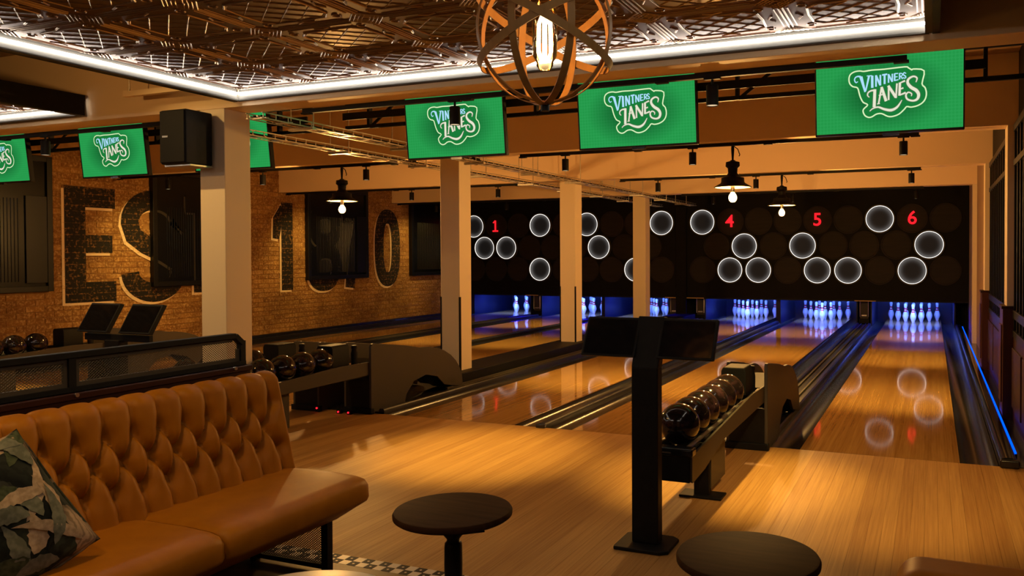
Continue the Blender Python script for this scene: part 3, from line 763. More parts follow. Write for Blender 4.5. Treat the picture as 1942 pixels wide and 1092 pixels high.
M['blue_streak'] = emat('added blue streak strip', (0.0, 0.075, 1.0), 2.2)  # strip added to stand in for the blue streak along the rail
t9 = thing('led_strip', 'added thin blue light strip standing in for the blue streak beside lane six', 'light strip', (0.883, 5, 0.004))
MB().box(0.876, 0.892, 0.25, 10.8, 0.004, 0.034).build('channel', 'black', t9); MB().box(0.878, 0.890, 0.26, 10.79, 0.034, 0.042).build('diffuser', 'blue_streak', t9)
MB().box(0.765, 0.885, -0.05, 0.0, 0, 0.055).build('end_cap', 'black_gloss', t, bevel=0.012)

# ================================================================== PIN DECKS
gaps = [(-9.95, -9.875), (-8.335, -8.065), (-6.535, -6.485), (-4.955, -4.155), (-2.625, -2.565), (-1.035, -0.765), (0.765, 1.0)]
gl = ['against the brick wall', 'between lanes one and two', 'between lanes two and three', 'between lanes three and four', 'between lanes four and five', 'between lanes five and six', 'on the window side of lane six']
for (a, b), l in zip(gaps, gl):
    if b-a > 0.2:
        t = thing('kickback', 'glossy dark side panels of the pin pit ' + l, 'pit panel', ((a+b)/2, 11, 0))
        MB().box(a-.015, a+0.012, 11.15, 13.19, -.09, 0.9).build('panel', 'pit', t); MB().box(b-0.012, b+.015, 11.15, 13.19, -.09, 0.9).build('panel', 'pit', t)
        MB().box(a+.012, b-.012, 11.6, 11.62, -.09, 0.9).build('back_panel', 'black_panel', t)
    else:
        tag(MB().box(a-.015, b+.015, 11.15, 13.19, -.09, 0.9).build('kickback', 'pit', origin=((a+b)/2, 11, 0)), 'glossy dark side panel of the pin pit ' + l, 'pit panel')
for i, cx in enumerate(LANES):
    tag(MB().box(cx-0.75, cx+0.75, 13.05, 13.09, -.09, 0.9).build('pit_curtain', 'pit', origin=(cx, 13.05, 0)), 'dark curtain behind the pins of lane %s' % NW[i], 'curtain')
    t = thing('pin_light', 'blue violet tube lamp above the pins of lane %s' % NW[i], 'lamp', (cx, 11.2, 0.56))
    MB().box(cx-0.52, cx+0.52, 11.18, 11.24, 0.575, 0.615).build('housing', 'black', t); MB().box(cx-0.5, cx+0.5, MY+0.05, 11.18, 0.590, 0.605).build('bracket', 'black', t)
    mb = MB()
    for k in range(5): mb.box(cx-0.50+0.205*k, cx-0.50+0.205*k+0.18, 11.195, 11.225, 0.557, 0.575)
    mb.build('tube', 'uv_tube', t)
    ld = bpy.data.lights.new('pin_light_source', 'AREA'); ld.shape = 'RECTANGLE'; ld.size = 1.0; ld.size_y = 0.08
    ld.energy = BLUE_W; ld.color = BLUE_COL
    lo = bpy.data.objects.new('pin_light_source', ld); COL.objects.link(lo); lo.parent = t
    lo.location = (0, 0.26, 0.01); lo.rotation_euler = (math.radians(34), 0, 0)
# pins
PROF = [(0.0257,0),(0.0286,0.006),(0.0358,0.032),(0.0455,0.060),(0.0577,0.095),(0.0605,0.115),(0.0590,0.137),(0.0534,0.160),(0.0440,0.186),(0.0350,0.206),(0.0268,0.230),(0.0236,0.250),(0.0232,0.262),(0.0240,0.280),(0.0272,0.305),(0.0310,0.330),(0.0322,0.343),(0.0310,0.358),(0.0255,0.371),(0.0140,0.379),(0.002,0.381)]
mb = MB(); mb.lathe(PROF, (0,0,0), 18)
for k, f in enumerate(mb.f):
    if len(f) == 4:
        zc = sum(mb.v[i][2] for i in f)/4
        mb.mi[k] = 1 if 0.206 < zc < 0.23 or 0.25 < zc < 0.285 else 0
pin_o = mb.build('bowling_pin', ['pin_white', 'pin_red'], smooth=True); pin_me = pin_o.data; bpy.data.objects.remove(pin_o)
ROWN = [['head pin at the front'], ['second row, wall-side pin', 'second row, window-side pin'],
        ['third row, wall-side pin', 'third row, centre pin', 'third row, window-side pin'],
        ['back row, pin nearest the brick wall', 'back row, second from the brick wall', 'back row, second from the windows', 'back row, pin nearest the windows']]
for i, cx in enumerate(LANES):
    for r in range(4):
        for k in range(r+1):
            o = bpy.data.objects.new('bowling_pin', pin_me); COL.objects.link(o)
            o.location = (cx + (k - r/2)*0.3048, 11.88 + r*0.264, 0.0)
            tag(o, 'white red-banded bowling pin, lane %s, %s' % (NW[i], ROWN[r][k]), 'bowling pin', 'ten pins standing on lane %d' % (i+1))
# ball lifts glimpsed between the lanes
for x, l in ((-0.90, 'beside the pins between lanes five and six'), (-4.86, 'by the pins, window side of lane three'), (-4.27, 'by the pins, column side of lane four'), (-8.2, 'beside the pins between lanes one and two')):
    t = thing('ball_lift', 'small grey ball lift with pale frame ' + l, 'ball lift', (x, 11.25, 0.01))
    MB().box(x-.085, x+.085, 11.20, 11.24, 0.10, 0.50).build('front_plate', 'panel_grey', t, bevel=0.01)
    MB().tube([(x-.08,11.19,.15),(x-.08,11.19,.47),(x-.05,11.19,.5),(x+.05,11.19,.5),(x+.08,11.19,.47),(x+.08,11.19,.15)], 0.011, 8).build('frame_tube', 'alu', t, smooth=True)
    MB().box(x-.05, x+.05, 11.185, 11.20, 0.16, 0.19).build('handle', 'alu', t, bevel=0.004)
    MB().box(x-.10, x+.10, 11.15, 11.30, 0.015, 0.11).build('base', 'black', t, bevel=0.01)

# ================================================================== MASKING WALL, RING LAMPS, NUMBERS

t = thing('masking_wall', 'wide black wall above the pins holding the round lamps', 'masking wall', (-4.5, MY, 0.5))
MB().box(-9.95, -4.62, MY, MY+0.05, 0.50, 2.30).build('board', 'black_panel', t)
MB().box(-4.62, 1.0, MY, MY+0.05, 0.50, 2.30).build('board', 'black_panel', t)
MB().box(-9.95, 1.0, MY+0.02, MY+0.07, 2.30, 3.09).build('header', 'black_panel', t)
tag(MB().box(-4.73, -4.50, MY-0.05, MY-0.001, 0.0, 2.42).build('wall_post', 'black_panel', bevel=0.005, origin=(-4.615, MY-.025, 0)), 'plain black post in the middle of the black wall', 'post')
MB().box(-9.95, 1.0, MY, MY+0.05, 0.47, 0.50).build('bottom_rail', 'black', t)
for (a, b) in gaps[:1]+gaps[1:6]:
    if b-a > 0.15: MB().box(a-0.03, b+0.10 if b > -2 else b+0.03, MY-0.002, MY+0.03, 0.472, 0.490).build('edge_strip', 'deck_strip', t)

R0 = 0.285
def ring_parts(t, c, lit):
    x, z = c
    mb = MB()
    pr = [(R0-0.03, 0.0), (R0-0.004, 0.0), (R0, 0.004), (R0, 0.085), (R0-0.02, 0.085), (R0-0.02, 0.02)]
    if lit:
        mb.lathe([(R0-0.026, -0.065), (R0-0.002, -0.065), (R0, -0.060), (R0, 0.0), (R0-0.05, 0.0), (R0-0.05, -0.03), (R0-0.026, -0.03), (R0-0.026, -0.065)], (x, MY, z), 48, 'y', cap=False)
        mb.build('drum', 'drum', t, smooth=True)
        m2 = MB(); m2.lathe([(0.001, -0.030), (R0-0.03, -0.030)], (x, MY, z), 48, 'y', cap=False); m2.build('face', 'disc_painted_glow', t)
        m3 = MB(); m3.lathe([(R0-0.037, -0.056), (R0-0.027, -0.056), (R0-0.027, -0.066), (R0-0.032, -0.069), (R0-0.037, -0.066), (R0-0.037, -0.056)], (x, MY, z), 48, 'y', cap=False); m3.build('led_ring', 'ring_led', t, smooth=True)
    else:
        mb.lathe([(0.001, -0.012), (R0-0.03, -0.012), (R0-0.024, -0.018), (R0-0.004, -0.018), (R0, -0.014), (R0, 0.0)], (x, MY, z), 40, 'y', cap=False)
        mb.build('face', 'disc', t, smooth=True)
rows = {'top': 2.09, 'middle': 1.58, 'bottom': 1.083}
RX = {'top': [0.59-0.5915*k for k in range(9)], 'bottom': [0.59-0.5915*k for k in range(9)], 'middle': [0.30-0.5915*k for k in range(8)]}
LX = {'top': [-5.045-0.582*k for k in range(9)], 'bottom': [-5.055-0.582*k for k in range(9)], 'middle': [-5.34-0.582*k for k in range(8)]}
LIT = [('top',-.587),('top',-4.146),('middle',.301),('middle',-2.069),('middle',-3.259),('bottom',.011),('bottom',-1.178),('bottom',-1.778),('bottom',-2.975),('bottom',-3.559),
       ('top',-5.045),('top',-6.79),('top',-7.963),('top',-9.70),('middle',-6.509),('middle',-8.835),('middle',-9.427),('bottom',-5.64),('bottom',-7.968)]
NUM = {'1': -9.13, '2': -7.375, '3': -5.627, '4': -3.559, '5': -1.776, '6': -0.002}
proto = {}
for side, T_ in (('R', RX), ('L', LX)):
    for rn_, xs in T_.items():
        for k, x in enumerate(xs):
            z = rows[rn_]
            lit = any(r == rn_ and abs(x-q) < 0.12 for r, q in LIT)
            num = [n for n, q in NUM.items() if rn_ == 'top' and abs(q-x) < 0.12]
            where = ('%s from the windows in the %s row' % (ORD[k], rn_)) if side == 'R' else ('%s from the middle post, %s row on the brick side' % (ORD[k], rn_))
            if num: lb = 'unlit dark round lamp behind the red number %s' % NW[int(num[0])-1]
            elif lit: lb = 'glowing white ring lamp, ' + where
            else: lb = 'unlit dark round lamp, ' + where
            if lit not in proto:
                t = thing('ring_lamp', lb, 'ring lamp', (x, MY, z), 'round lamps on the black wall above the pins')
                ring_parts(t, (x, z), lit); proto[lit] = t
            else: dup(proto[lit], (x, MY, z), lb)
def text_mesh(name, body, size, m, ext=0.01, parent=None):
    cu = bpy.data.curves.new(name, 'FONT'); cu.body = body; cu.size = size; cu.align_x = 'CENTER'; cu.align_y = 'CENTER'; cu.extrude = ext; cu.offset = 0.004; cu.resolution_u = 6
    o = bpy.data.objects.new(name, cu); COL.objects.link(o)
    dg = bpy.context.evaluated_depsgraph_get()
    me = bpy.data.meshes.new_from_object(o.evaluated_get(dg)); bpy.data.objects.remove(o)
    me.transform(Matrix.Rotation(PI/2, 4, 'X')); me.materials.clear(); me.materials.append(M[m])
    q = bpy.data.objects.new(name, me); COL.objects.link(q)
    return q
for n, x in NUM.items():
    if n == '1':
        m1 = MB()
        for p_, w_ in (([(0, -.125), (0, .13)], [.042, .042]), ([(-.062, .078), (-.03, .098), (0.0, .13)], [.026, .032, .03]), ([(-.075, -.115), (.075, -.115)], [.034, .034])): m1.ribbon(p_, w_, 1, 0.0)
        o = m1.build('lane_number', 'red_led')
    else: o = text_mesh('lane_number', n, 0.36, 'red_led')
    o.location = (x, MY-0.04, 2.09)
    tag(o, 'glowing red number %s on the black wall' % NW[int(n)-1], 'lane number', 'red lane numbers')

# ================================================================== TELEVISIONS ON THE TRUSS
LOGO_V = [([(-0.183,0.085),(-0.195,0.079),(-0.204,0.095),(-0.199,0.111),(-0.183,0.118),(-0.164,0.113)],[0.0051,0.0071,0.0076,0.0076,0.0091,0.0131]),([(-0.164,0.114),(-0.138,0.015)],[0.0202,0.0111]),([(-0.113,0.117),(-0.135,0.021)],[0.0131,0.0081]),([(-0.128,0.116),(-0.095,0.116)],[0.0056,0.0056]),([(-0.094,0.115),(-0.094,0.038)],[0.0152,0.0152]),([(-0.071,0.116),(-0.071,0.043)],[0.0111,0.0111]),([(-0.071,0.115),(-0.045,0.051)],[0.0121,0.0121]),([(-0.044,0.116),(-0.044,0.049)],[0.0101,0.0101]),([(-0.033,0.114),(-0.002,0.117)],[0.0101,0.0101]),([(-0.018,0.114),(-0.018,0.056)],[0.0121,0.0121]),([(0.006,0.117),(0.006,0.062)],[0.0091,0.0091]),([(0.006,0.115),(0.028,0.067)],[0.0096,0.0096]),([(0.029,0.117),(0.029,0.066)],[0.0086,0.0086]),([(0.043,0.118),(0.043,0.07)],[0.0096,0.0096]),([(0.043,0.116),(0.064,0.116)],[0.0071,0.0071]),([(0.043,0.095),(0.061,0.096)],[0.0061,0.0061]),([(0.043,0.073),(0.066,0.077)],[0.0071,0.0071]),([(0.073,0.118),(0.073,0.078)],[0.0086,0.0086]),([(0.073,0.116),(0.086,0.114),(0.09,0.105),(0.084,0.098),(0.073,0.096)],[0.0061,0.0061,0.0061,0.0061,0.0061]),([(0.08,0.097),(0.091,0.079)],[0.0071,0.0071]),([(0.112,0.111),(0.102,0.118),(0.095,0.111),(0.099,0.102),(0.108,0.095),(0.11,0.086),(0.101,0.083),(0.093,0.089)],[0.0051,0.0066,0.0071,0.0076,0.0076,0.0071,0.0066,0.0051])]
LOGO_L = [([(-0.112,-0.021),(-0.123,-0.009),(-0.12,0.009),(-0.102,0.02),(-0.079,0.021)],[0.004,0.0071,0.0081,0.0091,0.0121]),([(-0.078,0.028),(-0.083,-0.086)],[0.0172,0.0182]),([(-0.111,-0.11),(-0.091,-0.094),(-0.058,-0.087),(-0.021,-0.103),(0.022,-0.112),(0.059,-0.094),(0.087,-0.052)],[0.004,0.0071,0.0101,0.0141,0.0172,0.0131,0.003]),([(-0.036,0.039),(-0.056,-0.067)],[0.0111,0.0091]),([(-0.037,0.039),(-0.009,-0.053)],[0.0152,0.0172]),([(-0.054,-0.014),(-0.018,-0.006)],[0.0071,0.0071]),([(-0.065,-0.067),(-0.047,-0.065)],[0.0051,0.0051]),([(0.007,0.044),(0.006,-0.047)],[0.0101,0.0101]),([(0.004,0.044),(0.051,-0.033)],[0.0152,0.0172]),([(0.057,0.054),(0.051,-0.038)],[0.0101,0.0091]),([(0.075,0.058),(0.072,-0.024)],[0.0141,0.0141]),([(0.074,0.055),(0.106,0.067)],[0.0071,0.0111]),([(0.073,0.016),(0.096,0.023)],[0.0071,0.0091]),([(0.072,-0.021),(0.11,-0.008)],[0.0071,0.0121]),([(0.171,0.052),(0.177,0.078),(0.155,0.09),(0.127,0.076),(0.122,0.051),(0.142,0.023),(0.173,0.001),(0.187,-0.026),(0.179,-0.053),(0.153,-0.062),(0.12,-0.05),(0.111,-0.024),(0.125,-0.007),(0.145,-0.017),(0.143,-0.033)],[0.004,0.0091,0.0101,0.0131,0.0162,0.0192,0.0202,0.0182,0.0152,0.0111,0.0111,0.0101,0.0081,0.0071,0.004])]
BADGE = [(-0.145,0.147),(-0.096,0.151),(-0.021,0.15),(0.105,0.154),(0.126,0.146),(0.147,0.131),(0.155,0.136),(0.219,0.12),(0.207,0.041),(0.225,0.015),(0.233,-0.019),(0.228,-0.052),(0.21,-0.078),(0.179,-0.095),(0.142,-0.101),(0.116,-0.096),(0.101,-0.112),(0.069,-0.14),(0.032,-0.152),(0.001,-0.15),(-0.037,-0.13),(-0.069,-0.131),(-0.096,-0.146),(-0.117,-0.149),(-0.139,-0.137),(-0.151,-0.114),(-0.149,-0.094),(-0.123,-0.068),(-0.15,-0.051),(-0.166,-0.022),(-0.175,0.007),(-0.186,0.045),(-0.216,0.056),(-0.235,0.078),(-0.239,0.109),(-0.23,0.134),(-0.205,0.149),(-0.172,0.152)]
TVX = [-8.80, -7.09, -5.56, -3.19, -1.65, 0.08]
TVY, TVZ = -0.35, 2.45
def make_tv():
    t = thing('television', '', 'television', (0, TVY, TVZ), 'green screens over the lanes')
    def L(v):   # lean: the lower edge sits further back
        for k, p in enumerate(v.v): v.v[k] = (p[0], p[1] + (TVZ - p[2])*0.11, p[2])
        return v
    W2, H2 = 0.457, 0.257
    L(MB().box(-W2, W2, TVY, TVY+0.045, TVZ-H2, TVZ+H2)).build('case', 'black', t, bevel=0.004)
    mb = MB(); b = 0.009
    mb.box(-W2, W2, TVY-.006, TVY, TVZ-H2, TVZ-H2+b*1.4); mb.box(-W2, W2, TVY-.006, TVY, TVZ+H2-b, TVZ+H2); mb.box(-W2, -W2+b, TVY-.006, TVY, TVZ-H2, TVZ+H2); mb.box(W2-b, W2, TVY-.006, TVY, TVZ-H2, TVZ+H2)
    L(mb).build('bezel', 'black_gloss', t)
    sc = L(MB().add([(-W2+b,TVY-.002,TVZ-H2+b),(W2-b,TVY-.002,TVZ-H2+b),(W2-b,TVY-.002,TVZ+H2-b),(-W2+b,TVY-.002,TVZ+H2-b)], [(0,1,2,3)])).build('screen', 'screen', t)
    mb = MB(); y = TVY-.0030
    mb.add([(x, y, TVZ+z) for x, z in BADGE], [tuple(range(len(BADGE)))]); L(mb).build('badge', 'badge_dark', sc)
    pts = [(x, TVZ+z) for x, z in BADGE+BADGE[:2]]
    L(MB().ribbon(pts, [0.0085]*len(pts), 1, TVY-.0036, smooth=3)).build('badge_outline', 'badge_line', sc)
    mb = MB()
    for p, wd in LOGO_L: mb.ribbon([(x, TVZ+z) for x, z in p], [q+0.007 for q in wd], 1, TVY-.0040, smooth=4)
    L(mb).build('letter_shade', 'logo_shade', sc)
    mb = MB()
    for i, (p, wd) in enumerate(LOGO_L): mb.ribbon([(x, TVZ+z) for x, z in p], wd, 1, TVY-.0046-i*.00002, smooth=4)
    L(mb).build('lower_lettering', 'logo_cream', sc)
    mb = MB()
    for i, (p, wd) in enumerate(LOGO_V): mb.ribbon([(x, TVZ+z) for x, z in p], wd, 1, TVY-.0052-i*.00002, smooth=4 if len(p) > 3 else 0)
    L(mb).build('upper_lettering', 'logo_blue', sc)
    MB().box(-0.09, 0.09, TVY+0.045, TVY+0.10, TVZ-0.10, TVZ+0.13).build('wall_bracket', 'black', t, bevel=0.005)
    MB().box(-0.03, 0.07, TVY+0.0, TVY+0.03, TVZ-H2-0.018, TVZ-H2).build('sensor_box', 'black_gloss', t)
    return t
tv = make_tv()
for i, x in enumerate(TVX):
    lb = 'green screen with a script logo over lane %s, %s' % (NW[i], ['cut by the edge of the view', 'left of the speaker', 'half hidden by the near column', 'with a spotlight in front', 'beside the orb lamp', 'closest to the windows'][i])
    if i == 0: tv.location = (x, TVY, TVZ); tv['label'] = lb
    else: dup(tv, (x, TVY, TVZ), lb)
# truss of rails that carries the screens
for nm, xa, xb in (('right', -4.36, 1.01), ('left', -9.95, -4.75)):
    t = thing('screen_truss', 'black rail frame behind the screens %s' % ('over lanes four to six' if nm == 'right' else 'over lanes one to three'), 'rail frame', ((xa+xb)/2, -0.2, 2.6))
    for z, h in ((2.725, 0.028), (2.515, 0.03)):
        MB().box(xa, xb, -0.235, -0.205, z-h/2, z+h/2).build('rail', 'black', t)
    MB().box(xa, xb-0.35 if nm == 'right' else xb, -0.27, -0.255, 2.575, 2.635).build('flat_bar', 'black', t)
    n = 7
    for k in range(n):
        x = xa+0.25 + (xb-xa-0.6)*k/(n-1)
        MB().box(x-.012, x+.012, -0.245, -0.20, 2.50, 2.74).build('upright', 'black', t)
        MB().bar((x, -0.22, 2.74), (x+0.02, -0.22, 3.09), 0.02, 0.02).build('hanger', 'black', t)
        if k < n-1: MB().bar((x+0.02, -0.225, 2.515), (x+0.30, -0.225, 2.725), 0.014, 0.022).build('brace', 'black', t)

# ================================================================== TRACKS AND SPOTLIGHTS
TR = {0: (-1.20, [(-9.9, -4.75), (-3.95, 0.22)]), 1: (1.865, [(-9.9, -5.35), (-3.75, 0.24)]), 2: (5.014, [(-9.9, -5.4), (-3.785, 0.22)]), 3: (8.174, [(-9.9, -5.4), (-3.8, 0.22)])}
TN = {0: 'in front of the screens', 1: 'under the first beam behind the screens', 2: 'under the second beam behind the screens', 3: 'under the third beam behind the screens'}
for r, (y, segs) in TR.items():
    for k, (a, b) in enumerate(segs):
        t = thing('lighting_track', 'black lighting track %s, %s' % (TN[r], 'lanes one to three half' if k == 0 else 'lanes four to six half'), 'lighting track', ((a+b)/2, y, 2.49))
        MB().box(a, b, y-0.018, y+0.018, 2.458, 2.489).build('rail', 'black', t, bevel=0.003)
        n = int((b-a)/1.5)+1
        for j in range(n+1):
            x = a+0.03+(b-a-0.06)*j/n
            MB().box(x-.04, x+.04, y-0.022, y+0.022, 2.450, 2.462).build('joint_cover', 'black', t, bevel=0.003)
def make_spot():
    t = thing('spotlight', '', 'spotlight', (0, 0, 0), 'black cylinder spotlights on the tracks')
    MB().box(-.05, .05, -.016, .016, -0.052, -0.034).build('adapter', 'black', t, bevel=0.003)
    MB().lathe([(.008, -0.085), (.008, -0.05)], (0,0,0), 8).build('stem', 'black', t, smooth=True)
    MB().lathe([(.030, -0.205), (.036, -0.207), (.036, -0.088), (.033, -0.084), (.010, -0.083)], (0,0,0), 24, cap=False).build('body', 'black', t, smooth=True)
    MB().lathe([(.0005, -0.2035), (.031, -0.2035)], (0,0,0), 24, cap=False).build('lens', 'lamp_lens', t)
    return t
spot_dat = {}
def lamp_data(key, watts, ang, blend, col):
    if key not in spot_dat:
        d = bpy.data.lights.new('spot_beam', 'SPOT'); d.energy = watts; d.spot_size = math.radians(ang); d.spot_blend = blend; d.color = col; d.shadow_soft_size = 0.03
        spot_dat[key] = d
    return spot_dat[key]
sp0 = None
GRID = [(0.11, 'lane six'), (-1.84, 'lane five'), (-3.22, 'lane four'), (-5.78, 'lane three'), (-7.35, 'lane two'), (-8.97, 'lane one')]
SP = []
for x, l in ((-6.80, 'lane two'), (-8.7, 'lane one'), (-2.65, 'the gap of lanes four and five'), (-0.865, 'the gap of lanes five and six')): SP.append((0, x, l))
for r in (1, 2, 3):
    for x, l in GRID: SP.append((r, x, l))
for r, x, l in SP:
    lb = 'black spotlight %s, above %s' % (TN[r], l)
    loc = (x, TR[r][0], 2.50)
    if sp0 is None: sp0 = make_spot(); o = sp0; o.location = loc; o['label'] = lb
    else: o = dup(sp0, loc, lb)
    lo = bpy.data.objects.new('spot_beam', lamp_data(('a' if r == 0 else 'b'), APPROACH_W if r == 0 else SPOT_W, 50 if r == 0 else SPOT_ANGLE, 0.9, SPOT_COL) if not (x < -8.9 and r) else lamp_data('w', WALL_W, 100, 1.0, SPOT_COL)); COL.objects.link(lo)
    lo.location = (x, TR[r][0], 2.285)
    tgt = Vector((x - (0.1 if r else 0.0), TR[r][0] + (0.75 if r else 0.25), 0.0)) if x > -8.9 or r == 0 else Vector((-9.97, TR[r][0] + 0.5, 1.0))
    lo.rotation_euler = (tgt - Vector(lo.location)).to_track_quat('-Z', 'Y').to_euler()

# unseen tracks over the seats; all spots but the column one added as fill
for x, ys, lb in ((0.80, (-4.6, -3.05), 'added unseen over the bench by the windows'), (-5.10, (-4.4, -3.0), 'between the two ceiling trays')):
    t = thing('lighting_track', 'black lighting track %s' % lb, 'lighting track', (x, -4.2, 3.1))
    MB().box(x-.018, x+.018, -5.6, -2.8, 3.068, 3.0995).build('rail', 'black', t, bevel=0.003)
    for k, y in enumerate(ys):
        dup(sp0, (x, y, 3.11), 'black cylinder spotlight %s, %s' % (lb, 'farther from the lanes, as added fill' if k == 0 else 'nearer the lanes'))
        lo = bpy.data.objects.new('spot_beam', lamp_data('front%d%d' % (x > 0, k), FRONT_W*({(True, 0): 0.25, (True, 1): 6.5, (False, 0): 1.3, (False, 1): 1.6}[(x > 0, k)]), (76 if x < 0 else 42) if k == 1 else 62, 0.8, FRONT_COL)); COL.objects.link(lo)
        lo.location = (x, y, 2.89)
        tgt = Vector((-0.05, -0.85, 0)) if x > 0 and k == 1 else Vector((-0.6, -4.0, 0)) if x > 0 else Vector((-4.56, -1.47, 1.35)) if k == 1 else Vector((-2.3, -4.2, 0.5))
        lo.rotation_euler = (tgt - Vector(lo.location)).to_track_quat('-Z', 'Y').to_euler()

# ================================================================== PENDANTS
def make_pendant():
    t = thing('pendant_lamp', '', 'pendant lamp', (0, 0, 0), 'flat shaded pendant lamps under the beams')
    MB().lathe([(0.055, -0.012), (0.06, 0.0)], (0,0,0), 20).build('ceiling_plate', 'steel', t)
    MB().lathe([(.009, -0.17), (.012, -0.12), (.016, -0.06), (.014, -0.012)], (0,0,0), 10).build('stem', 'black', t, smooth=True)
    MB().tube([(0.012, 0, -0.03), (0.05, 0, -0.06), (0.07, 0, -0.115), (0.062, 0, -0.13)], 0.005, 6).build('cable', 'black', t, smooth=True)
    MB().lathe([(0.02, -0.165), (0.03, -0.175), (0.066, -0.185), (0.070, -0.225), (0.048, -0.245), (0.044, -0.29), (0.062, -0.315), (0.075, -0.33), (0.11, -0.338), (0.112, -0.375), (0.12, -0.39), (0.182, -0.425), (0.184, -0.432), (0.17, -0.432)], (0,0,0), 28, cap=False).build('shade', 'black', t, smooth=True)
    MB().lathe([(0.178, -0.431), (0.09, -0.402), (0.03, -0.395)], (0,0,0), 28, cap=False).build('reflector', 'enamel', t, smooth=True)
    MB().lathe([(0.020, -0.475), (0.022, -0.40)], (0,0,0), 14).build('socket', 'steel', t, smooth=True)
    MB().lathe([(0.001, -0.575), (0.020, -0.572), (0.036, -0.555), (0.042, -0.53), (0.036, -0.505), (0.022, -0.485), (0.016, -0.475)], (0,0,0), 18, cap=False).build('bulb', 'bulb', t, smooth=True)
    return t
pp = make_pendant()
for k, (loc, lb) in enumerate((((-6.17, 1.91, 2.49), 'black pendant lamp with lit bulb hanging in front of the brick wall'), ((-1.45, 1.91, 2.49), 'larger looking black pendant lamp with lit bulb above the red number four'), ((-1.51, 5.09, 2.49), 'farther black pendant lamp with lit bulb between the red numbers four and five'))):
    if k == 0: pp.location = loc; pp['label'] = lb; o = pp
    else: o = dup(pp, loc, lb)
    d = bpy.data.lights.new('bulb_glow', 'POINT'); d.energy = BULB_W; d.color = BULB_COL; d.shadow_soft_size = 0.04
    lo = bpy.data.objects.new('bulb_glow', d); COL.objects.link(lo); lo.location = (loc[0], loc[1], loc[2]-0.60)

dup(pp, (-5.10, -3.55, 3.10), 'added unseen black pendant lamp with lit bulb high between the two ceiling trays')  # unseen pendant added to warm the beam face between the trays
d = bpy.data.lights.new('bulb_glow', 'POINT'); d.energy = 30; d.color = BULB_COL; d.shadow_soft_size = 0.04
lo = bpy.data.objects.new('bulb_glow', d); COL.objects.link(lo); lo.location = (-5.10, -3.55, 2.50)

# big orb lamp
OC = Vector((-0.955, -3.3, 2.215)); OR = 0.265
t = thing('orb_pendant', 'large cage orb lamp of bent bands with a tube bulb', 'pendant lamp', (OC.x, OC.y, OC.z))
def hoop(nrm, rad, wd, th, nm, start=0):
    nrm = Vector(nrm).normalized(); a = nrm.orthogonal().normalized(); b = nrm.cross(a)
    vs = []; n = 56
    for i in range(n):
        t_ = 2*PI*i/n; d = a*math.cos(t_) + b*math.sin(t_)
        for r_, h in ((rad, -wd/2), (rad, wd/2), (rad-th, wd/2), (rad-th, -wd/2)): vs.append(OC + d*r_ + nrm*h)
    mb = MB(); fs = []
    for i in range(n):
        j = (i+1) % n
        for k in range(4): fs.append((i*4+k, i*4+(k+1) % 4, j*4+(k+1) % 4, j*4+k))
    mb.add(vs, fs); mb.build(nm, 'band_in', t, smooth=True)
for k, ang in enumerate((1, 46, 91, 136)):
    a = math.radians(ang); hoop((math.cos(a), math.sin(a), 0), OR-0.004*k, 0.027, 0.0035, 'band')
hoop((-0.49, -0.20, 1.0), OR+0.004, 0.028, 0.0035, 'band')
hoop((0.49, 0.20, 1.0), OR+0.008, 0.028, 0.0035, 'band')
MB().lathe([(.018, OR-.03), (.018, OR+.02)], OC, 12).build('top_boss', 'black', t, smooth=True)
MB().lathe([(.016, -OR-.02), (.016, -OR+.02)], OC, 12).build('bottom_boss', 'black', t, smooth=True)
MB().tube([OC+Vector((0,0,OR)), OC+Vector((0,0,0.395))], 0.004, 6).build('cord', 'black', t)
MB().lathe([(.026, 0.13), (.028, 0.15), (.028, 0.21), (.012, 0.24), (.006, OR)], OC, 16).build('socket', 'band_in', t, smooth=True)
MB().lathe([(0.001, -0.135), (0.022, -0.133), (0.030, -0.122), (0.031, -0.11), (0.044, -0.085), (0.046, 0.06), (0.042, 0.085), (0.026, 0.105), (0.024, 0.14)], OC, 24, cap=False).build('glass', 'glass', t, smooth=True)
mb = MB()
for k in range(6):
    a = 2*PI*k/6
    mb.tube([OC+Vector((0.014*math.cos(a), 0.014*math.sin(a), -0.10)), OC+Vector((0.026*math.cos(a), 0.026*math.sin(a), -0.07)), OC+Vector((0.024*math.cos(a), 0.024*math.sin(a), 0.03)), OC+Vector((0.010*math.cos(a), 0.010*math.sin(a), 0.06))], 0.0068, 8)
mb.build('filament', 'bulb_big', t, smooth=True)
d = bpy.data.lights.new('orb_glow', 'POINT'); d.energy = ORB_W; d.color = BULB_COL; d.shadow_soft_size = 0.05
lo = bpy.data.objects.new('orb_glow', d); COL.objects.link(lo); lo.location = OC + Vector((0, 0, -0.02))

tk = thing('lighting_track', 'short black lighting track added for fill spots over the sofa', 'lighting track', (-2.15, -4.9, 2.6))  # unseen track and spots added to light the sofa from above
MB().box(-2.168, -2.132, -5.6, -4.1, 2.572, 2.6035).build('rail', 'black', tk, bevel=0.003)
for k, y in enumerate((-4.25, -5.2)):
    dup(sp0, (-2.15, y, 2.612), 'black fill spotlight added over the sofa, %s' % ('nearer the lanes' if k == 0 else 'farther from the lanes, as added fill'))
    lo = bpy.data.objects.new('spot_beam', lamp_data('sofa', SOFA_FILL_W, 92, 0.9, FRONT_COL)); COL.objects.link(lo)
    lo.location = (-2.15, y, 2.395); lo.rotation_euler = (Vector((-2.45, y+0.35, 0.5)) - Vector(lo.location)).to_track_quat('-Z', 'Y').to_euler()

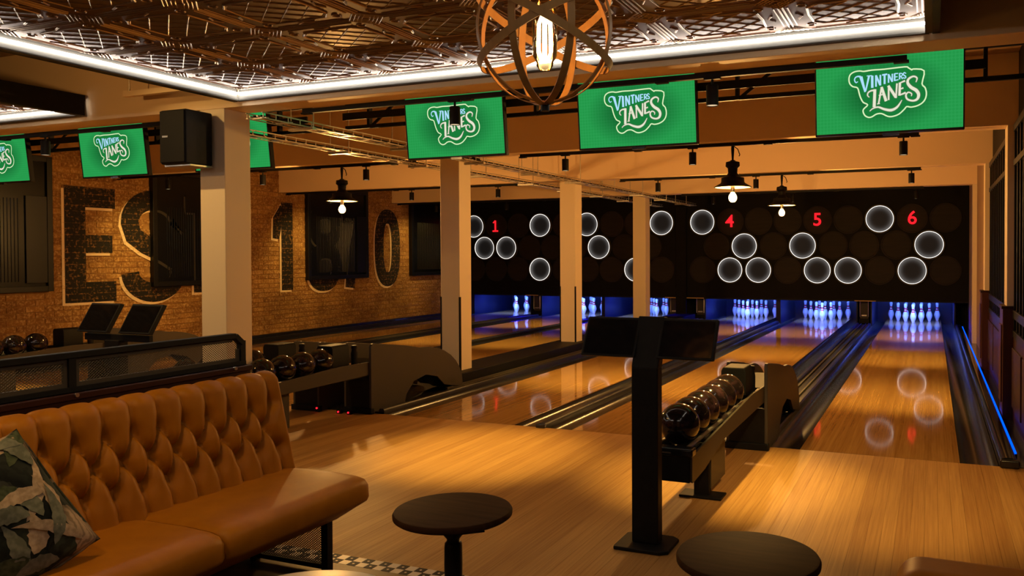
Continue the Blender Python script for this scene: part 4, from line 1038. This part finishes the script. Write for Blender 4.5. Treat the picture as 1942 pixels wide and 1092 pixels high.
# ================================================================== CABLE TRAYS
for nm, xc in (('on the lane four side of the columns', -4.19), ('on the lane three side of the columns', -4.91)):
    t = thing('cable_tray', 'galvanised ladder cable tray %s' % nm, 'cable tray', (xc, 4, 2.44))
    for s in (-1, 1):
        mb = MB(); x = xc+s*0.075
        mb.box(x-.003, x+.003, -1.44, 10.3, 2.440, 2.449)
        for k in range(95): mb.box(x-.002, x+.002, -1.43+k*.124, -1.423+k*.124, 2.406, 2.442)
        mb.box(min(x, x-s*.018), max(x, x-s*.018), -1.44, 10.3, 2.402, 2.408); mb.build('side_rail', 'galv', t)
    mb = MB()
    for k in range(50): mb.box(xc-.075, xc+.075, -1.40+k*0.239, -1.37+k*0.239, 2.405, 2.415)
    mb.build('rung', 'galv', t)['kind'] = 'stuff'
    for k in range(4):
        MB().tube([(xc-.06+.035*k, -1.42, 2.422), (xc-.055+.033*k, 3, 2.424), (xc-.06+.035*k, 10.3, 2.421)], 0.007, 6).build('cable', 'black' if k % 2 else 'galv', t, smooth=True)
    for k in range(9):
        y = -0.95+k*1.3
        MB().box(xc-.12, xc+.12, y-.02, y+.02, 2.382, 2.402).build('cradle', 'galv', t)
        for s in (-1, 1): MB().tube([(xc+s*.11, y, 2.38), (xc+s*.11, y, 2.49 if any(b < y < b+.245 for b in BEAM_Y) else 3.1)], 0.005, 6).build('hanger_rod', 'galv', t)

# speaker on the first column
t = thing('speaker', 'black box speaker mounted on the front of the near column', 'speaker', (-4.65, -1.62, 2.07))
MB().box(-4.775, -4.525, -1.735, -1.50, 2.065, 2.452).build('cabinet', 'black', t, bevel=0.012)
MB().box(-4.768, -4.532, -1.745, -1.733, 2.075, 2.445).build('grille', 'black_panel', t, bevel=0.006)
MB().box(-4.74, -4.685, -1.748, -1.745, 2.255, 2.268).build('badge', 'steel', t)
MB().box(-4.68, -4.60, -1.50, -1.472, 2.18, 2.34).build('wall_bracket', 'black', t)
MB().box(-4.775, -4.525, -1.70, -1.50, 2.053, 2.064).build('base_plate', 'steel', t)
for x, lb in ((-5.15, 'on the lane three side of the columns'), (-4.31, 'just right of the second column')):
    t = thing('security_camera', 'small black dome camera under the first beam %s' % lb, 'camera', (x, 1.88, 2.49))
    MB().lathe([(.045, -.045), (.048, -.01), (.048, 0)], (x, 1.88, 2.49), 18).build('base', 'black', t, smooth=True)
    MB().lathe([(.001, -.088), (.02, -.085), (.036, -.07), (.043, -.045)], (x, 1.88, 2.49), 18, cap=False).build('dome', 'black_gloss', t, smooth=True)
t = thing('pipe_hanger', 'short tan bracket hanging between the ceiling trays', 'bracket', (-5.0, -1.62, 2.62))
MB().box(-5.25, -4.62, -1.66, -1.62, 2.60, 2.64).build('channel', 'plaster', t); MB().tube([(-5.2, -1.64, 2.64), (-5.2, -1.64, 3.1)], 0.006, 6).build('rod', 'galv', t); MB().tube([(-4.66, -1.64, 2.64), (-4.66, -1.64, 3.1)], 0.006, 6).build('rod', 'galv', t)

# ================================================================== BALL RETURNS, BALLS, CONSOLES
BR = 0.1085
def ball_return(label, c, dy=0.0, front=-2.03):
    t = thing('ball_return', label, 'ball return', (c, dy-0.9, 0))
    Y = lambda y: y+dy
    x0, x1 = c-.125, c+.125
    # rack: side panels that rise towards the hood, rails, end tray
    side = [(Y(front), .395), (Y(front), .265), (Y(front+.02), .255), (Y(front+.25), .27), (Y(front+.45), .30), (Y(front+.66), .335), (Y(-.12), .345), (Y(-.12), .46), (Y(-.5), .47)]
    for xa, xb in ((x0, x0+.014), (x1-.014, x1)): MB().prism(side, 0, xa, xb).build('rack_side', 'panel_grey', t, bevel=0.003)
    MB().box(x0+.014, x1-.014, Y(front+.02), Y(-.12), .335, .35).build('rack_floor', 'black', t)
    MB().box(x0+.01, x1-.01, Y(front-.012), Y(front+.012), .26, .40).build('rack_end', 'black', t, bevel=0.006)
    MB().box(x0-.006, x1+.006, Y(front-.02), Y(front+.06), .388, .432).build('end_buffer', 'black_gloss', t, bevel=0.012, seg=3)
    MB().box(c-.025, c+.02, Y(front-.0215), Y(front-.0195), .405, .412).build('badge', 'steel', t)
    for xx in (c-.082, c+.082):
        MB().tube([(xx, Y(front+.05), .418), (xx, Y(-.12), .432)], 0.012, 8).build('ball_rail', 'alu', t, smooth=True)
        for k in range(7): MB().box(xx-.02, xx+.02, Y(front+.16+k*.217), Y(front+.23+k*.217), .398, .415).build('rail_pad', 'panel_grey', t, bevel=0.004)
    MB().box(c-.045, c+.045, Y(front+.64), Y(front+.70), .01, .34).build('leg', 'black', t, bevel=0.004)
    MB().box(c+.046, c+.054, Y(front+.66), Y(front+1.0), .05, .33).build('leg_plate', 'panel_grey', t)
    MB().box(c-.125, c+.125, Y(front+.60), Y(front+.74), 0.0, .014).build('foot', 'black', t, bevel=0.004)
    # exit box over the rack
    MB().prism([(c-.085, .46), (c+.085, .46), (c+.085, .62), (c+.07, .645), (c-.07, .645), (c-.085, .62)], 1, Y(-.56), Y(-.34)).build('exit_box', 'black_panel', t, bevel=0.008)
    MB().lathe([(.028, .43), (.03, .55), (.022, .585), (.028, .60), (.024, .62), (.004, .625)], (c+.055, Y(-.24), 0), 14).build('reset_post', 'black', t, smooth=True)
    # hood: lower body, two shaped cheeks, ramp to the lane divider
    MB().box(c-.135, c+.135, Y(-.13), Y(.35), 0, .30).build('hood_body', 'black', t, bevel=0.006)
    cheek = [(Y(-.13), 0.0), (Y(-.13), .60), (Y(-.115), .622), (Y(-.09), .625), (Y(.35), .565), (Y(.62), .515)]
    for k in range(1, 9):
        a = k/8*PI/2; cheek.append((Y(.62+.78*math.sin(a)), .515-.455*(1-math.cos(a))))
    cheek += [(Y(1.40), .02), (Y(1.05), .09), (Y(.92), .19), (Y(.72), .235), (Y(.52), .20), (Y(.40), .10), (Y(.36), 0.0)]
    for xa, xb in ((c-.15, c-.125), (c+.125, c+.15)): MB().prism(cheek, 0, xa, xb).build('hood_cheek', 'panel_grey', t, bevel=0.004)
    ramp = [(Y(.05), .36), (Y(.05), .42), (Y(.6), .44)] + [(Y(.6+.78*math.sin(k/8*PI/2)), .44-.40*(1-math.cos(k/8*PI/2))) for k in range(1, 9)] + [(Y(1.25), .03), (Y(.6), .34)]
    MB().prism(ramp, 0, c-.125, c+.125).build('hood_ramp', 'black', t)
    MB().box(c-.16, c+.16, Y(-.15), Y(-.10), 0, .05).build('hood_skirt', 'black', t, bevel=0.006)
    return t
ball_return('grey and black ball return full of balls between lanes five and six', -0.885)
ball_return('dark ball return with balls behind the sofa, lane four side of the columns', -4.40, 0.08)
ball_return('dark ball return behind the columns on the lane three side', -4.93, 0.02)
ball_return('distant dark ball return by the brick wall between lanes one and two', -8.20, 0.40)
for s, l in ((-0.19, 'at the foot of the lane three ball return'), (0.02, 'left foot of the lane four ball return'), (0.13, 'right foot of the lane four ball return')):
    x = -4.78 if s < 0 else -4.56 + s
    t = thing('foul_lamp', 'tiny red indicator lamp %s' % l, 'indicator lamp', (x, -0.10, 0))
    MB().box(x-.02, x+.02, -0.14, -0.10, 0, 0.05 if s < 0 else 0.03).build('case', 'black', t)
    MB().sphere((x, -0.145, 0.035 if s < 0 else 0.018), 0.008, 10, 6).build('lens', 'red_dot', t, smooth=True)
bo = MB().sphere((0,0,0), BR, 32, 20).build('bowling_ball', 'ball', smooth='all'); bme = bo.data; bpy.data.objects.remove(bo)
ho = MB().lathe([(0.001, .1088), (.0105, .1081)], (0,0,0), 12, cap=False).build('finger_hole', 'black'); hme = ho.data; bpy.data.objects.remove(ho)
def ball(x, y, z, lb, grp):
    o = bpy.data.objects.new('bowling_ball', bme); COL.objects.link(o); o.location = (x, y, z)
    R = Matrix.Rotation(random.uniform(-.9, .9), 3, 'X') @ Matrix.Rotation(random.uniform(-.9, .9), 3, 'Y')
    o.rotation_euler = R.to_euler()
    for dx, dy in ((-.2, .0), (.2, .0), (0, -.5)):
        h = bpy.data.objects.new('finger_hole', hme); COL.objects.link(h); h.parent = o; h.rotation_euler = (dy, dx, 0)
    return tag(o, lb, 'bowling ball', grp)
for k in range(6): ball(-.885, -1.83+k*.2185, .512+.0012*k, 'dark marbled bowling ball, %s from the near end of the rack beside lane six' % ORD[k], 'balls on the rack beside lane six')
for k in range(6): ball(-4.40, -1.62+k*.2185, .512+.0012*k, 'dark bowling ball, %s from the near end of the rack behind the sofa' % ORD[k], 'balls on the rack behind the sofa')
for k in range(4): ball(-4.93, -1.40+k*.2185, .512+.0012*k, 'dark bowling ball, %s from the near end of the farther rack behind the sofa' % ORD[k], 'balls on the lane three rack')
for k in range(3): ball(-8.20, -.83+k*.2185, .512+.0012*k, 'dark bowling ball by the brick wall, %s from the near end of its rack' % ORD[k], 'balls on the rack by the brick wall')

def console(label, c, tall=True):
    y = -2.25
    t = thing('scoring_console', label, 'scoring console', (c, y, 0))
    MB().prism([(c-.13, y-.12), (c+.10, y-.12), (c+.135, y-.09), (c+.135, y+.09), (c+.10, y+.12), (c-.10, y+.12), (c-.135, y+.09), (c-.135, y-.10)], 2, 0, .018).build('foot', 'black', t, bevel=0.005)
    MB().box(c-.067, c+.067, y-.035, y+.035, .018, .865).build('post', 'black', t, bevel=0.006)
    # the neck leans back from the bend, the screens follow it
    if tall: MB().prism([(y-.035, .863), (y+.035, .863), (y+.128, 1.098), (y+.078, 1.104)], 0, c-.067, c+.067).build('neck', 'black', t, bevel=0.004)
    else: MB().box(c-.30, c+.30, y+.0, y+.03, .855, .90).build('crossbar', 'black', t, bevel=0.004)
    for s in (-1, 1):
        a, b = (c-.335, c-.055) if s < 0 else (c+.055, c+.335)
        sc = MB().prism([(y-.03, .913), (y+.0, .905), (y+.11, 1.088), (y+.08, 1.096)], 0, a, b).build('screen', 'black', t, bevel=0.004)
        d = Vector((0, .11, .183)).normalized(); nrm = Vector((0, -d.z, d.y))
        p0 = Vector((0, y-.03, .913)) + nrm*.0015
        q = [Vector((a+.012, *(p0 + d*.012).yz)), Vector((b-.012, *(p0 + d*.012).yz)), Vector((b-.012, *(p0 + d*.200).yz)), Vector((a+.012, *(p0 + d*.200).yz))]
        MB().add(q, [(0,1,2,3)]).build('glass', 'glass_dark', sc)
    return t
console('black post with two tilted scoring screens in front of the ball return', -0.925)
console('black post with two tilted scoring screens behind the mesh partition', -4.575, False)

# ================================================================== PARTITION
t = thing('partition', 'dark mahogany partition topped with black mesh panels behind the sofa', 'partition', (-2.66, -4.2, 0))
PX0, PX1, PY0, PY1 = -2.72, -2.60, -5.7, -3.07
MB().box(PX0, PX1, PY0, PY1, 0, .90).build('base_panel', 'mahogany', t, bevel=0.006)
MB().box(PX0-.008, PX1+.008, PY0, PY1+.004, .875, .90).build('ledge', 'mahogany', t, bevel=0.004)
posts = [PY1-.012, -3.905, -4.74, PY0+.02]
for k, y in enumerate(posts):
    top = 1.012 if k == 0 else 1.045
    MB().box(-2.66, -2.632, y-.014, y+.014, .90, top).build('post', 'black', t)
MB().box(-2.664, -2.628, PY0, PY1-.055, 1.026, 1.050).build('top_rail', 'black', t, bevel=0.003)
MB().bar((-2.646, PY1-.055, 1.038), (-2.646, PY1-.012, 1.0), .036, .022).build('top_rail', 'black', t)
MB().box(-2.664, -2.628, PY0, PY1, .90, .918).build('bottom_rail', 'black', t)
def mesh_panel(parent, axis, at, a0, a1, z0, z1, px, pz, wd, nm='mesh', m='black', cut=0):
    """expanded metal: crossing strands clipped to the frame"""
    mb = MB(); s = pz/px
    def P(a, z): return (at, a, z) if axis == 0 else (a, at, z)
    n = int((a1-a0)/px + (z1-z0)/pz) + 2
    for sgn in (1, -1):
        for k in range(-n, n):
            # z = z0 + sgn*s*(a - (a0 + k*px))
            pts = []
            base = a0 + k*px
            aa = sorted((base + sgn*0/s, base + sgn*(z1-z0)/s))
            lo_, hi_ = max(aa[0], a0), min(aa[1], a1)
            if hi_-lo_ < 0.002: continue
            za, zb = z0 + sgn*s*(lo_-base), z0 + sgn*s*(hi_-base)
            if cut and max(za, zb) > z1 - max(0, (max(lo_, hi_) - (a1-cut))): pass
            mb.bar(P(lo_, za), P(hi_, zb), wd, wd*1.3)
    o = mb.build(nm, m, parent); return o
for (b, a), ml in zip(((posts[0], posts[1]), (posts[1], posts[2]), (posts[2], posts[3])), (0, 1, 2)):
    a_, b_ = a+.016, b-.016
    fr = MB(); zt_ = 1.024
    fr.box(-2.652, -2.640, a_, b_, .918, .934); fr.box(-2.652, -2.640, a_, b_-(.04 if ml == 0 else 0), zt_-.014, zt_); fr.box(-2.652, -2.640, a_, a_+.014, .934, zt_-.014); fr.box(-2.652, -2.640, b_-.014, b_, .934, zt_-(.05 if ml == 0 else .014))
    pf = fr.build('mesh_frame', 'panel_grey', t)
    mesh_panel(pf, 0, -2.646, a_+.01, b_-.01, .93, zt_-.01, 0.0135, 0.0105, 0.0014, 'mesh', 'panel_grey')['kind'] = 'stuff'
MB().lathe([(.008, 0), (.008, .012)], (-2.598, -3.92, .893), 10, 'x').build('bolt', 'steel', t); MB().lathe([(.008, 0), (.008, .012)], (-2.598, -3.17, .895), 10, 'x').build('bolt', 'steel', t)

# ================================================================== SOFA
t = thing('sofa', 'tan leather sofa with deep buttoned back against the mahogany partition', 'sofa', (-2.2, -4.2, 0))
SY0, SY1 = -5.55, -3.06
dy_, = (0.1135,)
zs = [0.748, 0.648, 0.548]
rowsB = []
for r in range(3):
    y = -3.135 - (0.06 if r == 1 else 0.0)
    L_ = []
    while y > SY0: L_.append(y); y -= dy_
    rowsB.append(L_)
segs = []
for y in rowsB[0]: segs.append((y, zs[0], y, 0.96))
for r in (0, 1):
    for y in rowsB[r]:
        for y2 in rowsB[r+1]:
            if abs(y-y2) < dy_*0.62: segs.append((y, zs[r], y2, zs[r+1]))
for y in rowsB[2]: segs.append((y, zs[2], y, 0.40))
segs.sort()
def crease(y, z):
    best = 9
    for a, b, c_, d_ in segs:
        if abs(a-y) > 0.14: continue
        ex, ez = c_-a, d_-b; l2 = ex*ex+ez*ez
        tt = max(0, min(1, ((y-a)*ex+(z-b)*ez)/l2)); best = min(best, math.hypot(y-a-ex*tt, z-b-ez*tt))
    return best
def back_x(z):      # lean of the backrest
    return -2.355 - (z-0.44)*0.24
ny_, nz_ = 300, 56
mb = MB(); vs = []
for i in range(ny_+1):
    y = SY0 + (SY1-SY0)*i/ny_
    e = max(0.0, min(1.0, (SY1-y)/0.035)); ef = math.sqrt(max(0, 1-(1-e)**2))
    for j in range(nz_+1):
        u = j/nz_
        if u < 0.84:
            z = 0.425 + (0.835-0.425)*u/0.84; x = back_x(z); nxv, nzv = 0.97, 0.23
        else:
            a = (u-0.84)/0.16*PI*0.9; z = 0.835 + 0.034*math.sin(a); x = back_x(0.835) - 0.052*(1-math.cos(a)); nxv, nzv = math.cos(a), math.sin(a)
        zz = z if u < 0.84 else 0.835 + (u-0.84)*0.3
        d = crease(y, zz)
        q = min(1, d/0.050); h = 0.052*math.sqrt(max(0, 1-(1-q)**2)) - 0.020
        bd = min([math.hypot(y-yb, z-zb) for r in range(3) for zb in (zs[r],) if abs(z-zb) < .05 for yb in rowsB[r] if abs(y-yb) < .05] or [1])
        h -= 0.026*math.exp(-(bd/0.028)**2)
        if u > 0.84: h *= (1-(u-0.84)/0.16*0.8)
        h *= ef
        yy = y
        vs.append((x + nxv*h - (1-ef)*0.05, yy, z + nzv*h*0.6 - (1-ef)*0.01*(u > .8)))
fs = [(i*(nz_+1)+j, (i+1)*(nz_+1)+j, (i+1)*(nz_+1)+j+1, i*(nz_+1)+j+1) for i in range(ny_) for j in range(nz_)]
mb.add(vs, fs); bk = mb.build('backrest', 'leather', t, smooth='all')
MB().prism([(-2.585, .25), (-2.36, .25), (-2.375, .45), (-2.47, .80), (-2.50, .83), (-2.585, .83)], 1, SY0, SY1-.006).build('back_core', 'leather', t, bevel=0.02, seg=3)
bt = MB().lathe([(.009, -.002), (.0085, .003), (.005, .006), (.001, .0068)], (0,0,0), 10, 'x', cap=False).build('button', 'leather_dark', smooth='all'); btm = bt.data; bpy.data.objects.remove(bt)
for r in range(3):
    for y in rowsB[r]:
        if y < -4.9: continue
        o = bpy.data.objects.new('button', btm); COL.objects.link(o); o.parent = t
        o.location = Vector((back_x(zs[r])-0.036, y, zs[r])) - Vector(t.location)
def seat(y0, y1, nm):
    mb = MB(); n = 14; prof = [(-2.40, .30), (-2.40, .447), (-2.30, .455), (-2.10, .457), (-1.97, .452), (-1.925, .443), (-1.905, .42), (-1.902, .36), (-1.91, .345), (-2.02, .285), (-2.10, .235), (-2.40, .235)]
    vs = []; k = len(prof)
    for i in range(n+1):
        y = y0 + (y1-y0)*i/n; e = min(1, min(y-y0, y1-y)/0.06+0.02); f = math.sqrt(max(0, 1-(1-e)**2))
        for x, z in prof:
            zz = z - (1-f)*0.028*(1 if z > .4 else 0); xx = x - (1-f)*(0.03 if x > -1.99 else 0); vs.append((xx, y, zz))
    ys = [y0+.003, y0+.012, y0+.03, y0+.07] + [y0+.07+(y1-y0-.14)*i/8 for i in range(1, 8)] + [y1-.07, y1-.03, y1-.012, y1-.003]
    vs = []
    for y in ys:
        e = min(1, min(y-y0, y1-y)/0.07); f = math.sqrt(max(0, 1-(1-e)**2))
        for x, z in prof: vs.append((x - (1-f)*(0.035 if x > -1.99 else 0), y, z - (1-f)*(0.022 if z > .4 else 0)))
    m = len(ys)
    fs = [(i*k+j, i*k+(j+1) % k, (i+1)*k+(j+1) % k, (i+1)*k+j) for i in range(m-1) for j in range(k)] + [tuple(range(k)), tuple(range((m-1)*k, m*k))]
    mb.add(vs, fs); return mb.build(nm, 'leather', t, smooth=True)
seat(-3.86, SY1-.015, 'seat_cushion'); seat(-4.70, -3.862, 'seat_cushion'); seat(SY0, -4.702, 'seat_cushion')
for y in (SY1-.035, -4.3, SY0+.03):
    MB().box(-2.16, -2.125, y-.017, y+.017, 0, .235).build('leg', 'black', t); MB().box(-2.575, -2.54, y-.017, y+.017, 0, .235).build('leg', 'black', t)
yE = SY1-.035
fr = MB().box(-2.54, -2.16, yE-.012, yE+.012, .012, .032).box(-2.54, -2.16, yE-.012, yE+.012, .205, .23).build('end_frame', 'black', t)
mesh_panel(fr, 1, yE, -2.54, -2.16, .032, .205, 0.0145, 0.0105, 0.0022, 'mesh')['kind'] = 'stuff'

# cushion with leaf print, leaning on the sofa back
o = None
mb = MB(); n = 28; vs = []
for i in range(n+1):
    for j in range(n+1):
        a, b = -1+2*i/n, -1+2*j/n
        th = (max(0, 1-abs(a)**2.6)*max(0, 1-abs(b)**2.6))**0.5
        px = 0.215*a*(1-0.05*(1-abs(b)**2)) ; pz = 0.215*b*(1-0.05*(1-abs(a)**2))
        vs.append((0.085*th + 0.006*math.sin(9*a)*math.sin(7*b)*th, px, pz))
k = len(vs)
vs += [(-x*0.8, y, z) for x, y, z in vs]
fs = []
for i in range(n):
    for j in range(n):
        q = (i*(n+1)+j, (i+1)*(n+1)+j, (i+1)*(n+1)+j+1, i*(n+1)+j+1); fs += [q, tuple(k+x for x in q[::-1])]
cu = MB().add(vs, fs).build('cushion', 'leaf', smooth='all')
cu.location = (-2.22, -4.46, 0.60); cu.rotation_euler = (math.radians(27), math.radians(-16), math.radians(-20))
def csurf(a, b):
    th = (max(0, 1-abs(a)**2.6)*max(0, 1-abs(b)**2.6))**0.5
    return Vector((0.085*th + 0.006*math.sin(9*a)*math.sin(7*b)*th + 0.0012, 0.215*a*(1-0.05*(1-abs(b)**2)), 0.215*b*(1-0.05*(1-abs(a)**2))))
lm = MB(); rl = random.Random(5)
leaves = [(rl.uniform(-.95, .9), -.95+1.85*k/33, rl.uniform(0.3, 2.6), rl.uniform(.6, 1.0), rl.uniform(.12, .20), (0, 1, 2, 1)[k % 4]) for k in range(34)]
rl.shuffle(leaves)
for li, (a0, b0, an, ln_, wd_, mi) in enumerate(leaves):
    lm.cur = mi; n_ = 14; rowsv = []
    for i in range(n_+1):
        t_ = i/n_; w_ = wd_*math.sin(PI*min(1, t_**0.8))*(1+0.12*math.sin(i*2.4))
        row = []
        for j in (-1, -.35, .35, 1):
            a_ = a0 + math.cos(an+0.5*t_)*ln_*t_ - math.sin(an+.5*t_)*w_*j*.7; b_ = b0 + math.sin(an+.5*t_)*ln_*t_ + math.cos(an+.5*t_)*w_*j*.7
            a_ = max(-.985, min(.985, a_)); b_ = max(-.985, min(.985, b_))
            row.append(csurf(a_, b_) + Vector((0.0002*li, 0, 0)))
        rowsv.append(row)
    lm.add([q for r_ in rowsv for q in r_], [(i*4+j, i*4+j+1, i*4+j+5, i*4+j+4) for i in range(n_) for j in range(3)])
lo_ = lm.build('leaf_print', ['leaf_green', 'leaf_sage', 'leaf_cream'], smooth='all'); lo_.parent = cu
tag(cu, 'square scatter cushion with pale and green leaf print on the sofa', 'cushion')
pipe = []
for i in range(64):
    a = 2*PI*i/64; c_, s_ = math.cos(a), math.sin(a); e = 2/9
    y, z = math.copysign(abs(c_)**e, c_), math.copysign(abs(s_)**e, s_)
    pipe.append((0, 0.215*y*(1-0.05*(1-z*z)), 0.215*z*(1-0.05*(1-y*y))))
pm = MB().tube(pipe, 0.005, 6, closed=True).build('piping', 'leaf', smooth='all'); pm.parent = cu

# ================================================================== TABLES, BENCH
def side_table(label, x, y, top, tm_, r=0.222):
    t = thing('side_table', label, 'table', (x, y, 0))
    MB().lathe([(r-.008, top-.028), (r, top-.022), (r+.001, top-.010), (r-.004, top-.002), (r-.012, top)], (x, y, 0), 64).build('table_top', tm_, t, smooth=True)
    mb = MB(); s = top/0.46
    mb.lathe([(.085, 0.03*s), (.085, .045*s), (.05, .06*s), (.032, .09*s), (.028, .12*s), (.033, .18*s), (.0345, .25*s), (.0335, .315*s), (.032, .330*s), (.024, .338*s), (.024, .346*s), (.034, .358*s), (.041, .368*s), (.044, .376*s), (.044, top-.030)], (x, y, 0), 28)
    mb.build('pedestal', 'table_leg', t, smooth=True)
    for k in range(3):
        a = 0.4+k*2*PI/3
        MB().bar((x+.05*math.cos(a), y+.05*math.sin(a), .045*s), (x+.19*math.cos(a), y+.19*math.sin(a), .014), .04, .026).build('foot', 'table_leg', t, bevel=0.006)
    MB().bar((x+.04, y-.08, top-.046), (x+.13, y+.0, top-.046), .05, .038).build('batten', 'table_leg', t)
    return t
side_table('small round dark table with a turned pedestal beside the sofa', -1.315, -3.365, 0.455, 'table_top')
side_table('small round dark table in front of the scoring console', -0.19, -3.42, 0.455, 'table_top', 0.226)
side_table('small round pale stone table near the sofa leg', -1.165, -4.335, 0.50, 'marble', 0.25)
t = thing('bench_seat', 'tan leather bench with rounded corners by the windows', 'bench', (0.65, -4.3, 0))
def rbox(x0, x1, y0, y1, z0, z1, r): return MB().box(x0, x1, y0, y1, z0, z1)
rbox(0.283, 1.0, -4.34, -4.18, .20, .795, 0).build('backrest', 'leather', t, bevel=0.05, seg=6)
rbox(0.31, 1.0, -4.84, -4.345, .25, .45, 0).build('seat_cushion', 'leather', t, bevel=0.05, seg=5)
MB().box(0.33, 0.98, -4.80, -4.22, .10, .26).build('base', 'black', t, bevel=0.01)
for x in (0.36, 0.94):
    for y in (-4.76, -4.26): MB().box(x-.02, x+.02, y-.02, y+.02, 0, .11).build('leg', 'black', t)
